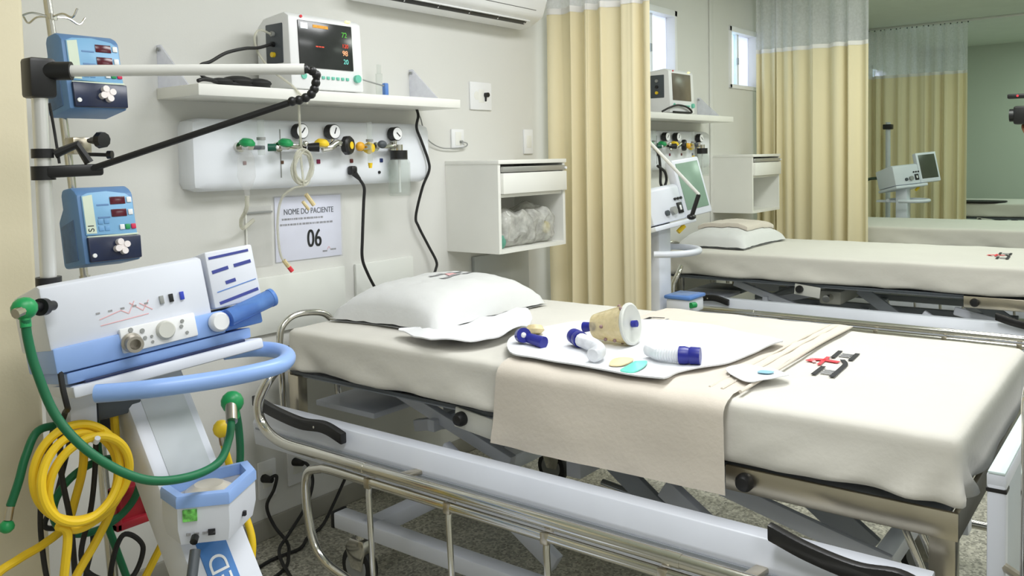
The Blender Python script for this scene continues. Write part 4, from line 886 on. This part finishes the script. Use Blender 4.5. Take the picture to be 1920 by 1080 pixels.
# humidifier basket
bk = thing('humidifier', 'white humidifier with open blue rim on the ventilator column', 'humidifier', (1.04, -.93, .54))
rim = [(.955, -.885), (1.06, -.872), (1.158, -.90), (1.135, -.96), (1.02, -1.03), (.942, -.965)]
low = [(1.04+(x-1.04)*.92, -.92+(y+.92)*.92) for x, y in rim]
hb_ = MB(); n_ = len(rim); rc = [Vector((x, y, .648)) for x, y in rim]; lc = [Vector((x, y, .566)) for x, y in low]
V_ = [[hb_.bm.verts.new(p) for p in R] for R in (lc, [Vector((p.x, p.y, .60)) for p in rc], rc, [Vector((1.04+(p.x-1.04)*.82, -.92+(p.y+.92)*.82, .648)) for p in rc], [Vector((1.04+(p.x-1.04)*.78, -.92+(p.y+.92)*.78, .60)) for p in rc])]
for A, B in zip(V_, V_[1:]):
    for i in range(n_): hb_.bm.faces.new((A[i], A[(i+1) % n_], B[(i+1) % n_], B[i]))
hb_.bm.faces.new(V_[0][::-1]); hb_.bm.faces.new(V_[-1])
hb_.build('body', VW, bk)
rm = MB(); o1 = [Vector((x, y, .668)) for x, y in rim]
ring = [[Vector((1.04+(p.x-1.04)*k, -.92+(p.y+.92)*k, z)) for p in o1] for k, z in ((1.03, .646), (1.03, .664), (1.0, .670), (.82, .670), (.80, .646))]
VR = [[rm.bm.verts.new(p) for p in R] for R in ring]
for A, B in zip(VR, VR[1:]+VR[:1]):
    for i in range(n_): rm.bm.faces.new((A[i], A[(i+1) % n_], B[(i+1) % n_], B[i]))
rm.build('rim', VB, bk)
MB().lathe([(0, .01), (.03, .012), (.05, 0), (.05, -.02)], (1.045, -.92, .645), (0, 0, 1), 24).build('chamber_top', M('beige_chamber', (214, 206, 190), .4), bk)
def edgef(i, off=.004, z=.60):
    a, b2 = Vector((*low[i], 0)), Vector((*low[(i+1) % n_], 0)); d_ = (b2-a).normalized()
    nn = Vector((d_.y, -d_.x, 0))
    mid_ = (Vector((*rim[i], 0))+Vector((*rim[(i+1) % n_], 0)))/2
    if nn.dot(mid_-Vector((1.04, -.92, 0))) < 0: nn = -nn
    x_ = Vector((0, 0, 1)).cross(nn); m = Matrix((x_, Vector((0, 0, 1)), nn)).transposed().to_4x4(); m.translation = (mid_.x+nn.x*off, mid_.y+nn.y*off, z); return m
E4 = edgef(4)
MB(E4).box(-.04, -.012, .018, .042, -.006, .001).build('sticker', M('green_sticker', (110, 190, 90), .5, var=.6, scale=90), bk)
MB(E4).box(.008, .022, -.016, -.004, -.012, -.001).build('printed_mark', INK, bk)
for k in range(4): MB(E4).box(-.035+.016*k, -.026+.016*k, -.012, -.008, -.01, -.001).build('printed_mark', GINK, bk)
E3 = edgef(3)
MB(E3).box(-.004, .004, -.008, .002, -.006, .002).build('port', INK, bk)
MB().tube([(.965, -.99, .585), (.955, -1.0, .58)], .008).build('bracket', BLK, bk)
MB().tube([(.935, -1.02, .525), (.905, -1.05, .475), (.88, -1.07, .43)], .006, 10).build('lever_arm', BLK, bk)
MB().tube([(.958, -1.0, .562), (.93, -1.027, .515)], .011, 12).build('lever_grip', DKG, bk)
# ------------------------------------------------------------------ circuit support arm on the ventilator
sa = thing('support_arm', 'white circuit support arm with black joints, clamped to upright pole', 'support arm', (.85, -.65, 1.096))
MB().cyl((.85, -.65, 1.098), (.85, -.65, 1.515), .0165, n=18).build('upright', ALU, sa)
MB().cyl((.85, -.65, 1.096), (.85, -.65, 1.115), .026, n=18).build('upright_socket', BLK, sa)
MB().box(.822, .878, -.675, -.625, 1.50, 1.585, .008).build('elbow', BLK, sa)
arm0, arm1 = Vector((.85, -.65, 1.558)), Vector((1.255, -1.03, 1.560))
MB().cyl(arm0, arm1, .0125, n=16).build('cross_tube', M('arm_white', (228, 228, 224), .35), sa)
MB().cyl(arm0, arm0+(arm1-arm0)*.12, .02, n=16).build('elbow_sleeve', BLK, sa)
ch = spline([arm1, (1.278, -1.04, 1.552), (1.280, -1.035, 1.525), (1.272, -1.03, 1.505), (1.255, -1.015, 1.493), (1.235, -1.0, 1.488)], 5)
for i in range(0, len(ch)-1, 3):
    MB().ball(ch[i], .0108, (1, 1, 1), 10).build('joint', BLK, sa)
MB().tube(ch, .008, 8).build('joint_core', BLK, sa)
MB().cyl((1.24, -1.0, 1.488), (.93, -.70, 1.347), .0075, n=10).build('black_rod', BLK, sa)
for z0_, z1_, r_ in ((1.325, 1.355, .024), (1.372, 1.392, .022)):
    MB().cyl((.85, -.65, z0_), (.85, -.65, z1_), r_, n=16).build('clamp', BLK, sa)
MB().bar((.85, -.66, 1.342), (.955, -.70, 1.345), .03, .026, .006).build('clamp_arm', BLK, sa)
MB().tube([(.87, -.66, 1.38), (.91, -.68, 1.40), (.93, -.69, 1.36)], .01, 8).tube(spline([(.88, -.66, 1.36), (.875, -.655, 1.43), (.865, -.66, 1.49)], 5), .003, 6).build('clamp_lever', BLK, sa)
# ------------------------------------------------------------------ hoses at the ventilator
def tubeth(name, label, pts, r, mat, cat='hose', n=10): return tag(MB().tube(spline(pts, 9), r, n).build(name, mat), label, cat)
gc = thing('green_gas_hose', 'green oxygen hose drooping from elbow to green connector', 'hose', (.72, -.86, .70))
MB().tube(spline([(.712, -.86, 1.065), (.714, -.86, 1.03), (.722, -.87, .969), (.743, -.90, .875), (.785, -.95, .80), (.857, -.99, .74), (.937, -1.01, .722), (1.024, -.99, .722), (1.085, -.94, .745), (1.12, -.90, .770), (1.142, -.87, .80)], 9), .0088, 12).build('hose_tube', GHOSE, gc)
MB().ball((.714, -.852, 1.085), .022, (1.1, 1, 1), 14).cyl((.714, -.852, 1.085), (.712, -.86, 1.05), .010).build('elbow', GREEN, gc)
MB().cyl((.72, -.85, 1.085), (.79, -.80, 1.075), .010).cyl((.752, -.83, 1.08), (.765, -.82, 1.078), .017).build('fitting', BLK, gc)
MB().tube([(.714, -.86, 1.085), (.690, -.87, 1.08)], .010).build('plug', STL, gc)
MB().ball((1.150, -.862, .802), .026, (1, 1, 1), 14).tube([(1.148, -.862, .80), (1.152, -.86, .765)], .016).build('wing_nut', GREEN, gc)
MB().cyl((1.118, -.905, .772), (1.140, -.872, .80), .013).build('ferrule', STL, gc)
ya = thing('yellow_air_hose', 'yellow air hose dropping from the yellow nut by the blue handle', 'hose', (1.19, -.75, .01))
MB().ball((1.185, -.76, .712), .02, (1, 1, 1.1), 12).build('wing_nut', YEL, ya)
MB().cyl((1.19, -.755, .70), (1.197, -.75, .67), .010).build('ferrule', STL, ya)
MB().tube(spline([(1.197, -.75, .67), (1.206, -.75, .63), (1.225, -.755, .55), (1.238, -.77, .48), (1.232, -.80, .40), (1.20, -.78, .25), (1.16, -.66, .08), (1.08, -.58, .013), (.95, -.57, .013)], 8), .009, 12).build('hose_tube', YHOSE, ya)
tubeth('green_hose', 'short green hose hanging beside the yellow nut', [(1.160, -.858, .785), (1.178, -.842, .73), (1.196, -.818, .66), (1.202, -.798, .60), (1.19, -.785, .52), (1.17, -.765, .40), (1.152, -.73, .22), (1.135, -.70, .08), (1.09, -.65, .010)], .009, GHOSE)
coil = []
for k in range(46):
    a = k/46*2*math.pi*3.6+.5; rr = .084+.014*math.sin(k*.33)
    coil.append((.842+.02*math.sin(k*.14)+rr*math.sin(a), -.785+.022*math.sin(k*.35), .705+rr*1.12*math.cos(a)))
tubeth('yellow_hose', 'coiled yellow hose hanging left of the ventilator column', coil+[(.80, -.792, .60), (.787, -.792, .50), (.776, -.785, .35), (.77, -.77, .15), (.772, -.72, .02), (.80, -.67, .010)], 0.009, YHOSE)
tubeth('yellow_hose', 'yellow hose sweeping low across the black cords', [(.948, -.712, .803), (.948, -.716, .73), (.943, -.726, .66), (.92, -.738, .60), (.885, -.740, .545), (.83, -.740, .47), (.80, -.738, .38), (.84, -.73, .31), (.95, -.712, .34), (1.05, -.69, .44), (1.09, -.67, .47), (1.125, -.64, .35), (1.13, -.60, .10), (1.10, -.54, .010)], 0.009, YHOSE)
tubeth('yellow_hose', 'yellow hose running off low past the cream pilaster', [(.885, -.70, .785), (.885, -.692, .70), (.876, -.667, .62), (.855, -.664, .568), (.80, -.68, .55), (.74, -.70, .545), (.68, -.72, .53), (.60, -.75, .45), (.55, -.8, .30), (.53, -.85, .012)], 0.009, YHOSE)
gco = []
for k in range(30):
    a = k/30*2*math.pi*1.5; gco.append((.944+.10*math.sin(a), -.63-.02*math.cos(a), .596+.087*math.cos(a)))
tubeth('green_hose', 'coiled green hose behind the yellow coil by ventilator column', [(.945, -.635, .803), (.943, -.64, .745)]+gco+[(.99, -.61, .45), (1.03, -.60, .30), (1.04, -.58, .10), (1.0, -.53, .010)], .0085, GHOSE)
gl = thing('green_hose_end', 'green hose with free green end hanging against the cream pilaster', 'hose', (.72, -.70, .6))
MB().tube(spline([(.86, -.66, .79), (.80, -.68, .795), (.765, -.70, .755), (.745, -.71, .71), (.727, -.71, .665)], 8), .0085, 12).build('hose_tube', GHOSE, gl)
MB().cyl((.727, -.71, .665), (.721, -.71, .638), .008).build('ferrule', STL, gl)
MB().ball((.718, -.71, .625), .015, (1, 1, .9), 12).build('end_cap', GREEN, gl)
for lb, pts in (('black cable dropping from the blue lower edge of ventilator', [(.797, -.801, .940), (.796, -.812, .905), (.801, -.814, .872), (.813, -.79, .856), (.825, -.75, .838), (.829, -.718, .79), (.832, -.705, .70), (.843, -.710, .60), (.846, -.712, .52), (.858, -.69, .40), (.87, -.67, .30), (.895, -.65, .10), (.895, -.635, .03), (.88, -.60, .007), (.885, -.54, .007)]),
                ('black cable looping among the yellow hoses', [(.92, -.685, .803), (.915, -.686, .70), (.90, -.688, .60), (.872, -.690, .50), (.90, -.690, .44), (.98, -.685, .40), (1.02, -.678, .46), (.98, -.666, .50), (.95, -.66, .42), (.955, -.655, .30), (.955, -.64, .10), (.955, -.615, .03), (.968, -.606, .007), (1.0, -.61, .007)]),
                ('black cable hanging straight behind the yellow coil', [(.85, -.638, .783), (.83, -.635, .70), (.815, -.635, .60), (.815, -.64, .50), (.825, -.65, .36), (.83, -.645, .10), (.84, -.60, .007)]),
                ('black cable bent in a square loop below the yellow coil', [(.912, -.612, .803), (.90, -.585, .70), (.87, -.582, .60), (.845, -.582, .55), (.88, -.582, .53), (.94, -.582, .50), (.95, -.582, .47), (.93, -.578, .38), (.935, -.57, .20), (.95, -.52, .007)])):
    tubeth('black_cable', lb, pts, .006, RUB, 'cable', 8)
tag(MB().box(1.0, 1.105, -.60, -.56, .56, .58, .004).box(1.0, 1.105, -.60, -.56, .48, .50, .004).box(1.0, 1.015, -.60, -.56, .48, .58, .004).box(1.09, 1.105, -.60, -.56, .48, .58, .004).box(1.005, 1.10, -.585, -.575, .49, .57).build('red_case', M('red_plastic', (186, 44, 60), .4)), 'red plastic case wedged behind the ventilator column', 'case')
tag(MB().bar((.97, -.48, .81), (1.12, -.51, .60), .06, .05, .01).build('black_pouch', M('black_fabric', (30, 32, 34), .7)), 'black pouch with strap hanging behind the ventilator column', 'pouch')
# ------------------------------------------------------------------ screen ventilators of the other bays
def screen_ventilator(O, yaw, tilt, roll, sw, shh, label, scr, rimmat, armpts=None, group=None):
    Fq = frame(O, yaw, tilt, roll); B = Vector(O)
    e1 = Vector(Fq.col[0][:3]); nn = Vector(Fq.col[2][:3])
    base = B-e1*.10-nn*.12; t = thing('ventilator', label, 'ventilator', (base.x, base.y, 0), group)
    sc = MB(Fq).box(0, sw, 0, shh, -.05, .0, .010).build('screen_case', VW, t)
    MB(Fq).box(.022, sw-.022, .035, shh-.022, -.002, .003, .002).build('screen', scr, sc)
    MB(Fq @ SW).prism([(.0, .0), (.0, .17), (-.02, .185), (-.24, .17), (-.24, .0)], -.27, .0, 'xy', .010).build('case', VW, t)
    MB(Fq).box(-.28, .06, -.03, -.006, -.24, .012, .006).build('tray', VW, t)
    MB(Fq).box(-.055, -.015, .03, .085, -.002, .006, .002).build('control_knob_plate', BLK, t)
    MB(Fq).box(-.042, -.028, .045, .07, .004, .009, .002).build('control_key', PLW, t)
    for k in range(3): MB(Fq).cyl((-.06+.025*k, .105, -.002), (-.06+.025*k, .105, .008), .007).build('button', BLK, t)
    MB(Fq).cyl((-.10, .05, -.002), (-.10, .05, .02), .02).build('gas_port', GREYP, t)
    MB(Fq).cyl((-.15, .045, -.002), (-.15, .045, .012), .014).build('gas_port', DKG, t)
    z1 = O[2]-.02
    MB().box(base.x-.065, base.x+.065, base.y-.05, base.y+.05, .08, z1, .012).build('column', VW, t)
    rp = []
    for k in range(13):
        a = rad(-60+25*k); rp.append((base.x-.02+.19*math.cos(a+rad(yaw)-rad(95)), base.y-.05+.17*math.sin(a+rad(yaw)-rad(95)), z1-.14))
    MB().tube(spline(rp, 4), .016, 14).build('ring_handle', rimmat, t)
    MB().box(base.x-.24, base.x+.24, base.y-.22, base.y+.22, .055, .095, .02).build('foot_base', VW, t)
    for sx in (-.2, .2):
        for sy in (-.18, .18): MB().ball((base.x+sx, base.y+sy, .03), .03, (1, .7, 1), 12).build('castor', RUB, t)
    MB().tube([(base.x+.04, base.y-.10, z1-.05), (base.x+.07, base.y-.12, z1-.02)], .012).build('yellow_fitting', YEL, t)
    if armpts:
        MB().tube(armpts[:2], .0085, 12).build('support_tube', M('arm_white', (228, 228, 224), .35), t)
        MB().tube(armpts[1:], .011, 12).ball(armpts[2], .022, (1.3, 1, .7), 12).build('support_joint', BLK, t)
        MB().tube([armpts[0], B-e1*.26-nn*.2+Vector((0, 0, .1))], .009, 10).build('support_upright', M('arm_white', (228, 228, 224), .35), t)
    return t, base
v2, b2_ = screen_ventilator((3.95, -.635, 1.035), -10, 14, 5, .235, .30, 'white ventilator with pale green screen beside the second bed', SCRG, VW, [(3.74, -.50, 1.46), (3.90, -.725, 1.155), (3.89, -.69, 1.045)])
h2 = thing('humidifier', 'small white humidifier with blue rim on the green-screened ventilator', 'humidifier', (3.87, -.64, .60))
MB().box(3.80, 3.96, -.72, -.59, .575, .645, .012).build('body', VW, h2)
MB().box(3.792, 3.968, -.728, -.582, .643, .662, .008).build('rim', VB2, h2)
MB().box(3.82, 3.94, -.70, -.61, .658, .666, .006).build('chamber_top', CL, h2)
MB().cyl((3.80, -.725, .62), (3.83, -.735, .62), .014).build('valve', GREEN, h2)
tubeth('black_hose', 'black hose looped below the second bay gas panel, behind the green-screened ventilator', [(4.535, -.132, 1.405), (4.543, -.165, 1.358), (4.547, -.175, 1.261), (4.547, -.175, 1.185), (4.575, -.182, 1.165), (4.595, -.188, 1.205), (4.556, -.197, 1.255), (4.48, -.192, 1.29)], .008, RUB)
v3, b3_ = screen_ventilator((8.42, -.755, 1.055), -38, 12, 4, .22, .275, 'white ventilator with small dark screen in front of far curtain', SCRD, VW)
MB().box(b3_.x-.05, b3_.x+.05, b3_.y-.21, b3_.y+.22, .875, .895, .004).build('shelf_tray', VW, v3)
p3 = thing('drip_pole', 'pale upright pole with black clamp behind the dark-screened ventilator', 'pole', (9.0, -.325, 0))
MB().cyl((9.0, -.325, .05), (9.0, -.325, 1.63), .023).build('pole', M('pole_grey', (206, 210, 214), .4), p3)
MB().box(8.96, 9.04, -.367, -.283, 1.56, 1.61, .008).build('clamp', BLK, p3)
MB().lathe([(0, .05), (.03, .045), (.17, .01), (.18, 0), (0, 0)], (9.0, -.325, 0), (0, 0, 1), 20).build('base', GREYP, p3)
tubeth('dark_hose', 'dark green hose sagging left of the far ventilator', [(b3_.x-.04, b3_.y+.10, 1.10), (8.4, -.27, 1.07), (8.38, -.2, .85), (8.40, -.22, .5), (8.44, -.24, .15), (8.50, -.22, .016), (8.62, -.20, .014)], .014, M('dark_hose', (60, 76, 60), .5))
# ------------------------------------------------------------------ person filming at the edge
def person():
    ox, oy = 6.27, -2.252
    J = {'pelvis': ((0, 0, .95), .15), 'waist': ((0, 0, 1.08), .14), 'chest': ((0, .01, 1.28), .155), 'top': ((0, 0, 1.42), .085), 'neck': ((0, .0, 1.49), .052), 'chin': ((0, .03, 1.545), .062), 'head': ((0, .02, 1.64), .088), 'crown': ((0, 0, 1.71), .06)}
    E_ = [('pelvis', 'waist'), ('waist', 'chest'), ('chest', 'top'), ('top', 'neck'), ('neck', 'chin'), ('chin', 'head'), ('head', 'crown')]
    arms = {-1: [((-.17, 0, 1.40), .06), ((-.23, .16, 1.17), .046), ((-.10, .36, 1.40), .032), ((-.075, .41, 1.440), .030)], 1: [((.17, 0, 1.40), .06), ((.24, .13, 1.16), .046), ((.06, .34, 1.38), .032), ((.03, .39, 1.437), .030)]}
    for sd, pts in arms.items():
        pr = 'top'
        for i, (q, r) in enumerate(pts): J['a%d%d' % (sd, i)] = (q, r); E_.append((pr, 'a%d%d' % (sd, i))); pr = 'a%d%d' % (sd, i)
        w = Vector(pts[-1][0])
        for f_ in range(4):
            o = Vector((0, .014*(f_-1.5), 0))
            for k, dlt in enumerate((Vector((-sd*.0, .0, .028)), Vector((-sd*.022, .004, .05)), Vector((-sd*.045, .004, .052)))):
                J['f%d%d%d' % (sd, f_, k)] = (tuple(w+o+dlt), .0095-.001*k)
                E_.append(('a%d3' % sd if k == 0 else 'f%d%d%d' % (sd, f_, k-1), 'f%d%d%d' % (sd, f_, k)))
        for k, dlt in enumerate((Vector((-sd*.02, -.03, .012)), Vector((-sd*.045, -.038, .03)))):
            J['t%d%d' % (sd, k)] = (tuple(w+dlt), .0105-.001*k); E_.append(('a%d3' % sd if k == 0 else 't%d%d' % (sd, k-1), 't%d%d' % (sd, k)))
    for sd in (-1, 1):
        pr = 'pelvis'
        for i, (q, r) in enumerate((((sd*.10, 0, .88), .10), ((sd*.12, .02, .49), .062), ((sd*.13, -.02, .09), .042), ((sd*.14, .13, .035), .034))):
            J['l%d%d' % (sd, i)] = (q, r); E_.append((pr, 'l%d%d' % (sd, i))); pr = 'l%d%d' % (sd, i)
    K = list(J); me = bpy.data.meshes.new('sk')
    me.from_pydata([(ox+J[k][0][0], oy+J[k][0][1], J[k][0][2]) for k in K], [(K.index(a), K.index(b)) for a, b in E_], [])
    ob = bpy.data.objects.new('sk', me); COL.objects.link(ob)
    ob.modifiers.new('s', 'SKIN'); sk = me.skin_vertices[0].data
    for i, k in enumerate(K): sk[i].radius = (J[k][1]*(1.15 if k in ('pelvis', 'waist', 'chest') else 1), J[k][1]*(.8 if k in ('pelvis', 'waist', 'chest') else 1))
    sk[0].use_root = True
    sb = ob.modifiers.new('d', 'SUBSURF'); sb.levels = 2; sb.render_levels = 2
    dg = bpy.context.evaluated_depsgraph_get(); m2 = bpy.data.meshes.new_from_object(ob.evaluated_get(dg)); bpy.data.objects.remove(ob)
    m2.name = 'person'
    for m_ in (M('dark_shirt', (44, 48, 56), .8), M('skin', (150, 98, 72), .55, var=.06), M('dark_trousers', (52, 56, 70), .85), M('shoe', (26, 26, 28), .5)): m2.materials.append(m_)
    for pl_ in m2.polygons:
        c = pl_.center; x, y, z = c.x-ox, c.y-oy, c.z; i = 0
        if z > 1.475 and abs(x) < .14 and y < .2: i = 1
        elif y > .19: i = 1
        elif z < .10: i = 3
        elif z < 1.0 and y < .2: i = 2
        pl_.material_index = i; pl_.use_smooth = True
    po = bpy.data.objects.new('person', m2); COL.objects.link(po)
    tag(po, 'person in dark clothes standing past the second bed, holding a video camera', 'person')
    OFF[po.name] = Vector()
    HR = M('black_hair', (24, 20, 20), .7)
    MB().ball((ox, oy-.012, 1.665), .107, (.93, 1.0, 1.0), 18).build('hair', HR, po)
    MB().lathe([(0, .03), (.008, .024), (.014, .006), (.012, 0)], (ox, oy+.108, 1.60), (0, .3, 1), 10).build('nose', MATS['skin'], po)
    for sx in (-.034, .034): MB().ball((ox+sx, oy+.098, 1.635), .011, (1, .6, .7), 10).build('eye', INK, po)
    for sx in (-.092, .092): MB().ball((ox+sx, oy+.015, 1.615), .026, (.4, .8, 1.1), 10).build('ear', MATS['skin'], po)
    MB().tube([(ox-.022, oy+.1, 1.563), (ox, oy+.104, 1.561), (ox+.022, oy+.1, 1.563)], .005, 6).build('mouth', M('lip', (128, 72, 62), .5), po)
person()
cm = thing('video_camera', 'black video camera with top handle held by the person', 'camera', (6.2, -1.873, 1.495))
MB().box(6.145, 6.245, -1.993, -1.773, 1.497, 1.61, .012).build('body', BLK, cm)
MB().cyl((6.195, -1.783, 1.555), (6.195, -1.748, 1.555), .04).build('lens', BLK, cm)
MB().box(6.175, 6.215, -1.993, -1.735, 1.658, 1.688, .008).build('top_handle', BLK, cm)
MB().box(6.18, 6.21, -1.983, -1.958, 1.605, 1.665, .004).build('handle_post', BLK, cm)
MB().cyl((6.172, -1.793, 1.674), (6.168, -1.793, 1.674), .007).build('tally_light', RED, cm)
